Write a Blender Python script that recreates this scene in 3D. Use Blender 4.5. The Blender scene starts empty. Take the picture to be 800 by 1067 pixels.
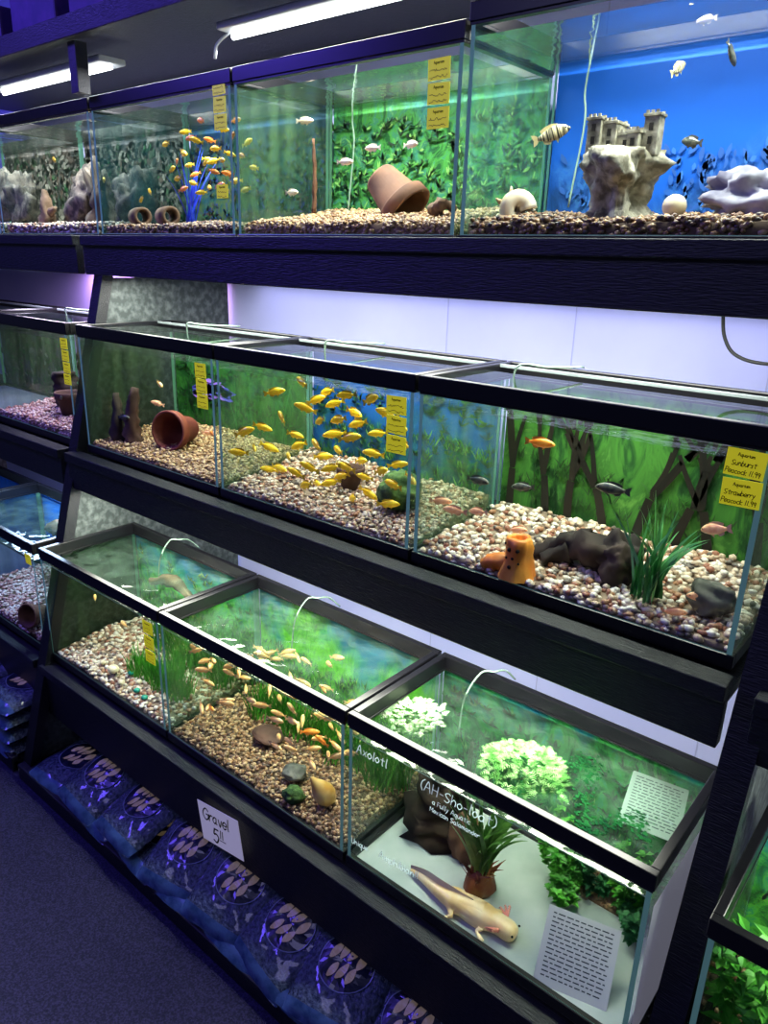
import bpy, bmesh, math, random
import numpy as np
from mathutils import Vector, Matrix, Euler, noise
random.seed(7); np.random.seed(7)
SC=bpy.context.scene; COL=SC.collection
SC.view_settings.view_transform='Standard'

# ------------------------------------------------------------ materials
MATS={}
def mat(name,col,rough=.5,metal=0,emit=None,es=0,nscale=30,col2=None,bump=0,coat=0,spec=.5,stretch=(1,1,1),lo=.4,hi=.62,bd=.004):
    if name in MATS: return MATS[name]
    m=bpy.data.materials.new(name); m.use_nodes=True; nt=m.node_tree; b=nt.nodes['Principled BSDF']
    b.inputs['Base Color'].default_value=(*col,1); b.inputs['Roughness'].default_value=rough
    b.inputs['Metallic'].default_value=metal; b.inputs['Specular IOR Level'].default_value=spec
    b.inputs['Coat Weight'].default_value=coat
    if emit: b.inputs['Emission Color'].default_value=(*emit,1); b.inputs['Emission Strength'].default_value=es
    if col2 is not None or bump:
        tc=nt.nodes.new('ShaderNodeTexCoord'); mp=nt.nodes.new('ShaderNodeMapping'); mp.inputs['Scale'].default_value=stretch
        nt.links.new(tc.outputs['Object'],mp.inputs[0])
        n=nt.nodes.new('ShaderNodeTexNoise'); n.inputs['Scale'].default_value=nscale; n.inputs['Detail'].default_value=5
        nt.links.new(mp.outputs[0],n.inputs['Vector'])
        if col2 is not None:
            r=nt.nodes.new('ShaderNodeValToRGB'); r.color_ramp.elements[0].color=(*col,1); r.color_ramp.elements[1].color=(*col2,1)
            r.color_ramp.elements[0].position=lo; r.color_ramp.elements[1].position=hi
            nt.links.new(n.outputs['Fac'],r.inputs[0]); nt.links.new(r.outputs[0],b.inputs['Base Color'])
        if bump:
            bp=nt.nodes.new('ShaderNodeBump'); bp.inputs['Strength'].default_value=bump; bp.inputs['Distance'].default_value=bd
            nt.links.new(n.outputs['Fac'],bp.inputs['Height']); nt.links.new(bp.outputs[0],b.inputs['Normal'])
    MATS[name]=m; return m
def glass(name,tint,haze,hazecol,ior=1.45,bump=0,maxr=1.0,streak=False,sstr=(40,40,3),gr=None):
    if name in MATS: return MATS[name]
    m=bpy.data.materials.new(name); m.use_nodes=True; nt=m.node_tree; nt.nodes.clear()
    N=nt.nodes.new; L=nt.links.new
    out=N('ShaderNodeOutputMaterial'); tr=N('ShaderNodeBsdfTransparent'); tr.inputs[0].default_value=(*tint,1)
    gl=N('ShaderNodeBsdfGlossy'); gl.inputs['Roughness'].default_value=gr or (.03 if not bump else .05)
    fr=N('ShaderNodeFresnel'); fr.inputs[0].default_value=ior
    df=N('ShaderNodeBsdfDiffuse'); df.inputs[0].default_value=(*hazecol,1)
    tl=N('ShaderNodeBsdfTranslucent'); tl.inputs[0].default_value=(*hazecol,1)
    ad=N('ShaderNodeMixShader'); ad.inputs[0].default_value=.5; L(df.outputs[0],ad.inputs[1]); L(tl.outputs[0],ad.inputs[2])
    m1=N('ShaderNodeMixShader'); m2=N('ShaderNodeMixShader')
    if streak:
        tc=N('ShaderNodeTexCoord'); mp=N('ShaderNodeMapping'); mp.inputs['Scale'].default_value=sstr
        nz=N('ShaderNodeTexNoise'); nz.inputs['Scale'].default_value=1; nz.inputs['Detail'].default_value=5
        mr=N('ShaderNodeMapRange'); mr.inputs[1].default_value=.35; mr.inputs[2].default_value=.7; mr.inputs[3].default_value=haze*.35; mr.inputs[4].default_value=min(1,haze*2.2)
        L(tc.outputs['Object'],mp.inputs[0]); L(mp.outputs[0],nz.inputs['Vector']); L(nz.outputs[0],mr.inputs[0]); L(mr.outputs[0],m1.inputs[0])
    else: m1.inputs[0].default_value=haze
    L(tr.outputs[0],m1.inputs[1]); L(ad.outputs[0],m1.inputs[2])
    mul=N('ShaderNodeMath'); mul.operation='MULTIPLY'; mul.inputs[1].default_value=maxr
    L(fr.outputs[0],mul.inputs[0]); L(mul.outputs[0],m2.inputs[0])
    L(m1.outputs[0],m2.inputs[1]); L(gl.outputs[0],m2.inputs[2]); L(m2.outputs[0],out.inputs[0])
    if bump:
        tc=N('ShaderNodeTexCoord'); nz=N('ShaderNodeTexNoise'); nz.inputs['Scale'].default_value=18; nz.inputs['Detail'].default_value=2
        bp=N('ShaderNodeBump'); bp.inputs['Strength'].default_value=bump; bp.inputs['Distance'].default_value=.01
        L(tc.outputs['Object'],nz.inputs['Vector']); L(nz.outputs[0],bp.inputs['Height']); L(bp.outputs[0],gl.inputs['Normal']); L(bp.outputs[0],fr.inputs['Normal'])
    MATS[name]=m; return m
def poster(name,cols,top,sx=9,sz=4,seed=0,mixlo=.35,mixhi=.75,h=.32,dist=1.5,k=1.35,rough=.68):
    """printed plant backdrop: foliage colours below, blue water above"""
    m=bpy.data.materials.new(name); m.use_nodes=True; nt=m.node_tree; b=nt.nodes['Principled BSDF']; N=nt.nodes.new; L=nt.links.new
    b.inputs['Roughness'].default_value=.5; b.inputs['Specular IOR Level'].default_value=.2
    tc=N('ShaderNodeTexCoord'); mp=N('ShaderNodeMapping'); mp.inputs['Scale'].default_value=(sx,1,sz); mp.inputs['Location'].default_value=(seed*3.7,seed,seed*1.3)
    L(tc.outputs['Object'],mp.inputs[0])
    n=N('ShaderNodeTexNoise'); n.inputs['Scale'].default_value=1.6; n.inputs['Detail'].default_value=9; n.inputs['Roughness'].default_value=rough; n.inputs['Distortion'].default_value=dist
    L(mp.outputs[0],n.inputs['Vector'])
    r=N('ShaderNodeValToRGB'); e=r.color_ramp.elements
    while len(e)<len(cols): e.new(.5)
    for i,c in enumerate(cols):
        e[i].position=.33+.34*i/(len(cols)-1); e[i].color=(*[min(1,q*k) for q in c],1)
    L(n.outputs[0],r.inputs[0])
    sp=N('ShaderNodeSeparateXYZ'); L(tc.outputs['Object'],sp.inputs[0])
    n2=N('ShaderNodeTexNoise'); n2.inputs['Scale'].default_value=1.1; n2.inputs['Detail'].default_value=6; L(mp.outputs[0],n2.inputs['Vector'])
    g=N('ShaderNodeMath'); g.operation='MULTIPLY_ADD'; g.inputs[1].default_value=1/h; L(sp.outputs['Z'],g.inputs[0])
    g2=N('ShaderNodeMath'); g2.operation='MULTIPLY_ADD'; g2.inputs[1].default_value=1.8; g2.inputs[2].default_value=-.9; L(n2.outputs[0],g2.inputs[0])
    L(g2.outputs[0],g.inputs[2])
    mr=N('ShaderNodeMapRange'); mr.inputs[1].default_value=mixlo; mr.inputs[2].default_value=mixhi; L(g.outputs[0],mr.inputs[0])
    m3=N('ShaderNodeMix'); m3.data_type='RGBA'; m3.inputs[7].default_value=(*[min(1,q*k) for q in top],1)
    L(mr.outputs[0],m3.inputs[0]); L(r.outputs[0],m3.inputs[6]); L(m3.outputs[2],b.inputs['Base Color'])
    MATS[name]=m; return m
def gravelmat(name,cols,rough=.35):
    if name in MATS: return MATS[name]
    m=bpy.data.materials.new(name); m.use_nodes=True; nt=m.node_tree; b=nt.nodes['Principled BSDF']
    g=nt.nodes.new('ShaderNodeNewGeometry'); r=nt.nodes.new('ShaderNodeValToRGB'); r.color_ramp.interpolation='CONSTANT'
    e=r.color_ramp.elements
    while len(e)<len(cols): e.new(.5)
    for i,c in enumerate(cols): e[i].position=i/len(cols); e[i].color=(*c,1)
    nt.links.new(g.outputs['Random Per Island'],r.inputs[0]); nt.links.new(r.outputs[0],b.inputs['Base Color'])
    b.inputs['Roughness'].default_value=rough; MATS[name]=m; return m

BLK=mat('black_painted_wood',(.004,.005,.008),.45,bump=.5,nscale=60,stretch=(1,8,8),col2=(.010,.011,.016))
PLB=mat('black_plastic',(.004,.004,.006),.3)
WALLM=mat('wall_paint',(.46,.48,.88),.6,col2=(.52,.54,.92),nscale=3)
CARPET=mat('navy_carpet',(.007,.006,.032),.95,col2=(.030,.024,.088),nscale=260,bump=1)
SPECK=mat('speckled_grey_panel',(.03,.04,.04),.6,col2=(.12,.14,.14),nscale=60,lo=.42,hi=.7)
GS=glass('side_glass_algae_and_reflection',(.90,.98,.92),.12,(.26,.46,.20),maxr=.8,streak=True)  # green streaks paint algae and the foliage mirrored in the pane
GSB=glass('side_glass_blue_reflection',(.88,.97,.95),.10,(.08,.28,.26),maxr=.8,streak=True)  # blue-green streaks painted in for the neighbouring tank's reflection
GSR=glass('side_glass_dark',(.92,.97,.95),.04,(.06,.10,.08),maxr=.5,streak=True)
GST=glass('side_glass_blue_green',(.72,.85,.85),.30,(.012,.045,.045),maxr=.6,streak=True,sstr=(30,30,12))  # dark streaked tint painted in for the pane mirroring its tank
GF=glass('clear_glass',(.98,1,.99),.02,(.45,.7,.55),maxr=.8,streak=True)
GE=mat('glass_edge',(.22,.48,.36),.2,emit=(.25,.6,.45),es=.10)  # bright green and glow stand in for light carried inside the glass
WAT=glass('water_surface',(.92,.99,.95),.015,(.5,.7,.6),ior=1.33,bump=.35,maxr=.7)
WATB=glass('rippled_water_surface',(.88,.97,.92),.055,(.42,.72,.52),ior=1.6,bump=.7,maxr=1,streak=True,sstr=(22,30,1),gr=.10)  # milky streaked haze painted in for reflected light on the water
MEN=mat('water_line',(.35,.55,.42),.2,emit=(.5,.8,.6),es=.05)  # bright meniscus line painted on, with a slight glow
BOT=mat('tank_bottom',(.33,.40,.37),.4,col2=(.44,.50,.47),nscale=9)
WHT=mat('white_plastic',(.7,.74,.78),.4)
HNG=mat('grey_hinge_plastic',(.16,.19,.2),.4)
LED=mat('led_tube',(1,1,1),.5,emit=(.95,.98,1),es=8)

# ------------------------------------------------------------ mesh helpers
def link(o,parent=None):
    COL.objects.link(o)
    if parent: o.parent=parent; o.matrix_parent_inverse=Matrix.Identity(4)
    return o
def meta(o,label,cat,group=None,kind=None):
    o['label']=label; o['category']=cat
    if group:o['group']=group
    if kind:o['kind']=kind
    return o
def empty(name,loc,label,cat,group=None):
    e=bpy.data.objects.new(name,None); e.empty_display_size=.02; e.location=loc; link(e); return meta(e,label,cat,group)
def frombm(name,bm,mats,parent=None,loc=(0,0,0),smooth=False,rot=None):
    me=bpy.data.meshes.new(name); bm.to_mesh(me); bm.free()
    for m in (mats if isinstance(mats,(list,tuple)) else [mats]): me.materials.append(m)
    if smooth:
        me.polygons.foreach_set('use_smooth',[True]*len(me.polygons))
    o=bpy.data.objects.new(name,me); o.location=loc
    if rot: o.rotation_euler=rot
    return link(o,parent)
def bmbox(bm,x0,x1,y0,y1,z0,z1,bev=0,mi=0):
    r=bmesh.ops.create_cube(bm,size=1)
    vs=r['verts']; c=Vector(((x0+x1)/2,(y0+y1)/2,(z0+z1)/2))
    for v in vs:
        v.co=Vector((v.co.x*(x1-x0),v.co.y*(y1-y0),v.co.z*(z1-z0)))+c
    fs=set(f for v in vs for f in v.link_faces)
    for f in fs:f.material_index=mi
    if bev:
        es=list(set(e for v in vs for e in v.link_edges))
        rr=bmesh.ops.bevel(bm,geom=es,offset=bev,segments=2,affect='EDGES',profile=.5)
        for f in rr['faces']: f.material_index=mi
def box(name,x0,x1,y0,y1,z0,z1,m,parent=None,bev=.001):
    bm=bmesh.new(); bmbox(bm,x0,x1,y0,y1,z0,z1,bev); return frombm(name,bm,m,parent)
def quad(bm,pts,mi=0):
    f=bm.faces.new([bm.verts.new(p) for p in pts]); f.material_index=mi; return f
def sphere(bm,c,r,us=10,vs=6):
    q=bmesh.ops.create_uvsphere(bm,u_segments=us,v_segments=vs,radius=r)
    for v in q['verts']: v.co+=Vector(c)
def rock(name,loc,size,m,label,cat='rock',seed=0,amp=.25,rot=0,group=None,sub=4,parent=None):
    bm=bmesh.new(); bmesh.ops.create_icosphere(bm,subdivisions=sub,radius=1)
    for v in bm.verts:
        p=v.co.copy()*1.3+Vector((seed*5.1,seed,0))
        d=noise.fractal(p,.7,2.1,6)
        c=noise.cell(p*1.6)*.2
        v.co*=1+amp*d+c*amp
    for v in bm.verts: v.co=Vector((v.co.x*size[0],v.co.y*size[1],max(v.co.z,-.75)*size[2]))
    o=frombm(name,bm,m,parent,loc,True); o.rotation_euler[2]=rot
    if label: meta(o,label,cat,group)
    return o
def loft(bm,path,radii,seg=10,mi=0,flat=(1,1),nz=0,seed=0,cap=True):
    P=[Vector(p) for p in path]; rings=[]
    up=Vector((.13,.2,1)).normalized(); la=None
    for i,p in enumerate(P):
        t=(P[min(i+1,len(P)-1)]-P[max(i-1,0)]).normalized()
        if la is None:
            a=t.cross(up)
            if a.length<.3:a=t.cross(Vector((1,0,.1)))
        else: a=la-t*la.dot(t)
        a.normalize(); la=a; b=a.cross(t).normalized()
        ring=[]
        for k in range(seg):
            an=2*math.pi*k/seg; rr=radii[i]
            if nz: rr*=1+nz*noise.noise(Vector((math.cos(an)*1.5+seed,math.sin(an)*1.5,i*.6+seed)))
            ring.append(bm.verts.new(p+a*math.cos(an)*rr*flat[0]+b*math.sin(an)*rr*flat[1]))
        rings.append(ring)
    for i in range(len(rings)-1):
        for k in range(seg):
            f=bm.faces.new((rings[i][k],rings[i][(k+1)%seg],rings[i+1][(k+1)%seg],rings[i+1][k])); f.material_index=mi; f.smooth=True
    if cap:
        for rg in (rings[0][::-1],rings[-1]):
            f=bm.faces.new(rg); f.material_index=mi
def interp(pts,n):
    P=[Vector(p) for p in pts]; P=[2*P[0]-P[1]]+P+[2*P[-1]-P[-2]]; o=[]
    for i in range(1,len(P)-2):
        for k in range(n):
            t=k/n; a,b,c,d=P[i-1],P[i],P[i+1],P[i+2]
            o.append(.5*((2*b)+(c-a)*t+(2*a-5*b+4*c-d)*t*t+(3*b-a-3*c+d)*t**3))
    o.append(P[-2]); return o
def lerpl(vals,n):
    o=[]
    for i in range(len(vals)-1):
        for k in range(n): o.append(vals[i]+(vals[i+1]-vals[i])*k/n)
    return o+[vals[-1]]
def lathe(bm,prof,seg=32,mi=0,nz=0,seed=0):
    rings=[]
    for j,(r,z) in enumerate(prof):
        ring=[]
        for k in range(seg):
            c,s=math.cos(2*math.pi*k/seg),math.sin(2*math.pi*k/seg)
            q=r*(1+nz*noise.noise(Vector((c*2+seed,s*2,z*40))))
            ring.append(bm.verts.new((q*c,q*s,z)))
        rings.append(ring)
    for i in range(len(rings)-1):
        for k in range(seg):
            f=bm.faces.new((rings[i][k],rings[i][(k+1)%seg],rings[i+1][(k+1)%seg],rings[i+1][k])); f.material_index=mi; f.smooth=True
    return rings
# single stroke handwriting
GLY={'A':(8,'0,0 3,10 6,0;1,4 5,4'),'x':(6,'0,6 4,0;4,6 0,0'),'o':(6,'2,6 0,4 0,2 2,0 4,2 4,4 2,6'),'l':(3.6,'1,10 .8,3 1.4,0'),'t':(6,'2.5,9 2.5,1.5 3.6,0;0,6.4 5,6.4'),
'(':(3.5,'3,11 .5,8 0,3 2,-1'),')':(3.5,'0,11 2,8 2.5,3 0,-1'),'H':(7.6,'0,10 0,0;5,10 5,0;0,5 5,5'),'-':(5,'0,4 3,4'),'S':(6.6,'5,9 3,10 0,8 2,5 5,3 3,0 0,1'),'h':(6,'0,10 0,0;0,3 2,6 4,4 4,0'),
'a':(6.4,'4,5 2,6 0,4 0,2 2,0 4,2;4,6 4,1 5,0'),'F':(6,'0,10 0,0;0,10 5,10;0,5 4,5'),'u':(5.8,'0,6 0,2 2,0 4,2;4,6 4,0'),'y':(5.6,'0,6 2,1;4,6 2,0 0,-4'),'q':(5.8,'4,5 2,6 0,4 0,2 2,0 4,2;4,6 4,-4 5,-3'),
'i':(2.8,'1,6 1,0;1,8 1,8.8'),'c':(5.2,'4,5 2,6 0,4 0,2 2,0 4,1'),'M':(8,'0,0 0,10 3,4 6,10 6,0'),'e':(5.6,'0,3 4,3 4,5 2,6 0,4 0,2 2,0 4,1'),'n':(5.8,'0,6 0,0;0,3 2,6 4,4 4,0'),'d':(5.8,'4,4 2,6 0,4 0,2 2,0 4,2;4,10 4,0'),
'r':(4.8,'0,6 0,0;0,3 2,6 4,5.6'),'U':(6.8,'0,10 0,3 2.5,0 5,3 5,10'),'m':(8,'0,6 0,0;0,3 1.6,6 3,4 3,0;3,3 4.6,6 6,4 6,0'),'p':(5.8,'0,6 0,-4;0,4 2,6 4,4 4,2 2,0 0,2'),'b':(5.8,'0,10 0,0;0,4 2,6 4,4 4,2 2,0 0,2'),
'!':(2.8,'1,10 1,3;1,1 1,0'),'G':(7.8,'6,8 3,10 0,7 0,3 3,0 6,2 6,5;3.6,5 7,5'),'v':(5.4,'0,6 2,0 4,6'),'5':(6,'5,10 1,10;1,10 .5,6 3,6.5 5,4 3,0 0,1'),'1':(3.4,'1,10 1,0'),'P':(6.2,'0,0 0,10;0,10 4,9.5 5,7.5 4,5.5 0,5'),
'k':(5.2,'0,10 0,0;4,6 0,3 4,0'),'s':(5,'4,5.4 2,6 .4,4.6 3.4,2 2,0 0,.8'),'w':(6.8,'0,6 1.5,0 3,5 4.5,0 6,6'),'9':(5.6,'4,8 2,10 0,8 2,5 4,7;4,9 3.6,0'),'.':(2.4,'1,0 1,.8'),'B':(6.2,'0,0 0,10;0,10 4,9 3.4,5.6 0,5;0,5 4.6,4 4,.6 0,0'),' ':(4,'')}
def script(name,s,size,m,parent,loc,th=.045,rot=(0,0,0),align='LEFT',jit=.06,slant=.15,curve=0):
    """handwritten strokes in the xz plane, cap height = size"""
    rs=random.Random(len(s)*7+int(size*1e5)); bm=bmesh.new(); k=size/10; cx=0; tot=sum(GLY.get(c,(4,''))[0] for c in s)*k
    off=-tot/2 if align=='CENTER' else 0
    for c in s:
        w,st=GLY.get(c,(4,'')); dy=rs.uniform(-.4,.4); sc=rs.uniform(.94,1.06)
        for sg in st.split(';'):
            if not sg: continue
            pts=[tuple(float(q) for q in p.split(',')) for p in sg.split()]
            pts=[Vector((off+cx+k*sc*(x+y*slant+rs.uniform(-jit,jit)*4),0,k*(y*sc+dy+rs.uniform(-jit,jit)*4)+curve*cx*cx)) for x,y in pts]
            q=interp(pts,5) if len(pts)>2 else pts
            hw=size*th
            for i in range(len(q)-1):
                d=(q[i+1]-q[i]); 
                if d.length<1e-7: continue
                d.normalize(); nn=Vector((-d.z,0,d.x))*hw; e=d*hw*.6
                bm.faces.new([bm.verts.new(v) for v in (q[i]-nn-e,q[i+1]-nn+e,q[i+1]+nn+e,q[i]+nn-e)])
        cx+=w*k
    o=frombm(name,bm,m,parent,loc); o.rotation_euler=rot; return o

# ------------------------------------------------------------ room
ZF=-.64; YW=.66
def structure(o): o['kind']='structure'; return o
bm=bmesh.new(); bmbox(bm,-3.6,2.4,-2.6,YW+.1,ZF-.05,ZF); structure(frombm('floor',bm,CARPET))
bm=bmesh.new(); bmbox(bm,-3.6,2.4,YW,YW+.08,ZF,1.9); structure(frombm('wall_back',bm,WALLM))
SEAM=mat('wall_seam',(.36,.38,.7),.7)
for i,x in enumerate((-.30,.02,.40,1.1,-1.5)):
    structure(box('trim_%d'%(i+1),x-.0012,x+.0012,YW-.001,YW,ZF,1.6,SEAM,bev=0))

# ------------------------------------------------------------ racks
def legy(z): return -.03+(z+.4)*.27
def rack(x0,x1,label):
    R=empty('display_rack',(x0,0,ZF),label,'shelving','display racks')
    o=Vector((x0,0,ZF))
    for (yf,zt,zb,yb) in ((.21,.755,.668,.6),(.11,.228,.137,.6),(-.025,-.335,-.48,.45)):
        bm=bmesh.new()
        bmbox(bm,x0-o.x,x1-o.x,yf+.02,yb,zt-.03-o.z,zt-.012-o.z,.001)
        bmbox(bm,x0-o.x,x1-o.x,yf,yf+.02,zb-o.z,zt-.018-o.z,.002)
        bmbox(bm,x0-o.x,x1-o.x,yf-.008,yf+.03,zt-.02-o.z,zt+.004-o.z,.002)
        frombm('shelf',bm,BLK,R)
    bm=bmesh.new(); bmbox(bm,x0-o.x,x1-o.x,-.12,.3,.005,.03,.002); bmbox(bm,x0-o.x,x1-o.x,-.125,-.105,0,.045,.002); frombm('base_shelf',bm,BLK,R)
    px=x0-.024
    bm=bmesh.new()
    w=.04; vs=[]
    for z in (-.62,.70):
        yy=legy(z)-.012
        for dx,dy in ((0,0),(w,0),(w,.03),(0,.03)): vs.append(bm.verts.new((px+dx-o.x,yy+dy,z-o.z)))
    for f in ((0,1,5,4),(1,2,6,5),(2,3,7,6),(3,0,4,7),(3,2,1,0),(4,5,6,7)): bm.faces.new([vs[i] for i in f])
    frombm('post',bm,BLK,R)
    bm=bmesh.new(); X=x0-.008-o.x
    for X2,rev in ((X,1),(X+.008,0)):
        prof=[(legy(-.62)+.01,-.62),(YW-.01,-.62),(YW-.01,.66),(legy(.66)+.01,.66)]
        vs=[bm.verts.new((X2,a,b-o.z)) for a,b in prof]
        bm.faces.new(vs[::-1] if rev else vs)
    frombm('side_panel',bm,SPECK,R)
    return R
rack(-1.085,.545,'black painted wooden three tier rack holding twelve aquariums')
rack(.578,2.2,'black painted wooden rack holding a planted aquarium')
rack(-2.75,-1.12,'black painted wooden rack with blue aquariums and gravel bags')

U=empty('overhead_shelf',(-.5,.3,1.172),'black painted wooden shelf mounted above the top row of aquariums','shelf')
bm=bmesh.new(); bmbox(bm,-1.7,1.2,-.08,.36,.012,.028,.001); bmbox(bm,-1.7,1.2,-.10,-.08,0,.045,.002); frombm('shelf_board',bm,BLK,U)
bm=bmesh.new()
for px in (-.57,): bmbox(bm,px-.016,px+.016,-.08,-.05,-.105,0.0,.001)
frombm('shelf_support',bm,BLK,U)
STO=mat('purple_box',(.05,.02,.14),.6,col2=(.1,.03,.2),nscale=20)
for x,w,h in ((-1.95,.24,.16),(-1.66,.2,.11),(-1.4,.22,.14),(-1.12,.2,.1)):
    s=box('storage_box',x,x+w,.25,.5,1.201,1.201+h,STO,bev=.006); meta(s,'dark purple cardboard box on the overhead shelf','box','boxes on the overhead shelf')
def fixture(x0,x1,y,z):
    F=empty('led_light_fixture',((x0+x1)/2,y,z),'white led strip light fixture above the top aquariums','light','strip lights over the top tanks')
    L=(x1-x0)/2
    bm=bmesh.new(); bmbox(bm,-L,L,-.035,.035,.006,.02,.003); frombm('housing',bm,WHT,F)
    bm=bmesh.new(); loft(bm,[(-L+.01,0,0),(L-.01,0,0)],[.006,.006],10); frombm('led_tube',bm,LED,F)
    bm=bmesh.new(); loft(bm,interp([(-L,0,.01),(-L-.03,-.01,-.01),(-L-.05,.0,-.03)],6),[.003]*13,8); frombm('power_cord',bm,WHT,F)
fixture(-1.62,-1.05,.31,1.135); fixture(-.62,-.02,.31,1.135); fixture(.05,.6,.31,1.135); fixture(1.2,1.7,.31,1.135)

# ------------------------------------------------------------ aquariums
def ring(bm,x0,x1,y0,y1,z0,z1,t,bev=.0015):
    bmbox(bm,x0,x1,y0,y0+t,z0,z1,bev); bmbox(bm,x0,x1,y1-t,y1,z0,z1,bev)
    bmbox(bm,x0,x0+t,y0+t,y1-t,z0,z1,bev); bmbox(bm,x1-t,x1,y0+t,y1-t,z0,z1,bev)
GRP='aquariums on the racks'
def leafpoly(bm,x,z,y,L,w,ang,curve,n=6):
    px,pz=x,z; a=ang; prev=None
    for i in range(n+1):
        t=i/n; ww=w*math.sin(math.pi*min(.97,max(.06,t)))**.8
        nx,nz=math.cos(a),-math.sin(a)
        cur=(bm.verts.new((px-nx*ww,y,pz-nz*ww)),bm.verts.new((px+nx*ww,y,pz+nz*ww)))
        if prev: bm.faces.new((prev[0],prev[1],cur[1],cur[0]))
        prev=cur; px+=math.sin(a)*L/n; pz+=math.cos(a)*L/n; a+=curve/n
def stem(bm,x,z,y,L,w0,w1,a,curve,n=8):
    prev=None; px,pz=x,z
    for i in range(n+1):
        ww=w0+(w1-w0)*i/n; nx,nz=math.cos(a),-math.sin(a)
        cur=(bm.verts.new((px-nx*ww,y,pz-nz*ww)),bm.verts.new((px+nx*ww,y,pz+nz*ww)))
        if prev: bm.faces.new((prev[0],prev[1],cur[1],cur[0]))
        prev=cur; px+=math.sin(a)*L/n; pz+=math.cos(a)*L/n; a+=curve/n
    return px,pz,a
def prints(T,X,zb,zt,y,style,seed,cols,n):
    rs=random.Random(seed); bm=bmesh.new()
    H=zt-zb
    for i in range(n):
        yy=y-.0004*(i%6)
        if style=='leaf':
            cx=rs.uniform(-X,X); cz=zb+H*rs.random()**1.1*.9
            for k in range(rs.randint(4,8)):
                a=rs.uniform(-1.5,1.5); leafpoly(bm,cx,cz,yy,rs.uniform(.008,.024),rs.uniform(.0012,.0032),a,rs.uniform(-.8,.8),4)
        elif style=='rock':
            cx=rs.uniform(-X,X); cz=zb+H*rs.uniform(0,.95)
            for k in range(3):
                leafpoly(bm,cx+rs.uniform(-.01,.01),cz+rs.uniform(-.01,.01),yy,rs.uniform(.012,.035),rs.uniform(.004,.011),rs.uniform(-1.5,1.5),rs.uniform(-1,1),5)
        elif style=='patch':
            cx=-X*.9+rs.uniform(0,.2); cz=zb+.135+rs.uniform(-.01,.014)
            for k in range(7): leafpoly(bm,cx,cz+rs.uniform(-.012,.012),y-.005,rs.uniform(.03,.06),rs.uniform(.004,.007),1.57+rs.uniform(-.25,.25),rs.uniform(-.3,.3),5)
        elif style=='blade':
            cx=rs.uniform(-X,X)
            leafpoly(bm,cx,zb,yy,H*rs.uniform(.35,.95),rs.uniform(.0008,.0022),rs.uniform(-.3,.3),rs.uniform(-.5,.5),9)
        elif style=='mat':
            cx=rs.uniform(-X,X); cz=zb+H*rs.uniform(0,.5)
            for k in range(7): leafpoly(bm,cx+rs.uniform(-.012,.012),cz,yy,rs.uniform(.01,.028),rs.uniform(.0008,.0018),rs.uniform(-.7,.7),rs.uniform(-.6,.6),4)
        elif style=='coral':
            cx=rs.uniform(-X,X); cz=zb
            for k in range(30):
                a=rs.uniform(-.9,.9); leafpoly(bm,cx+rs.uniform(-.03,.03),cz+rs.uniform(0,H*.5),yy,rs.uniform(.01,.025),rs.uniform(.002,.005),a,rs.uniform(-.8,.8),4)
        elif style=='trunk':
            cx=-X*.9+2*X*i/n+rs.uniform(-.02,.02); yy=y-.004
            px,pz,a=stem(bm,cx,zb,yy,H*.4,.009,.007,rs.uniform(-.2,.2),rs.uniform(-.3,.3))
            for k in range(4):
                b=rs.uniform(-.4,.4); qx,qz,qa=stem(bm,px,pz-.004*k,yy-.0001*k,H*rs.uniform(.3,.4),.0055,.0035,a+b,-b*.8+rs.uniform(-.3,.3))
                for j in range(2):
                    c=rs.uniform(-.3,.3); stem(bm,qx,qz-.002,yy,H*rs.uniform(.15,.35),.0035,.0018,qa+c,-c)
    for v in bm.verts: v.co.x=max(-X,min(X,v.co.x)); v.co.z=max(zb,min(zt,v.co.z))
    frombm('backdrop_print',bm,gravelmat('print_%s_%d'%(style,seed),cols,.5),T)
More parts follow.
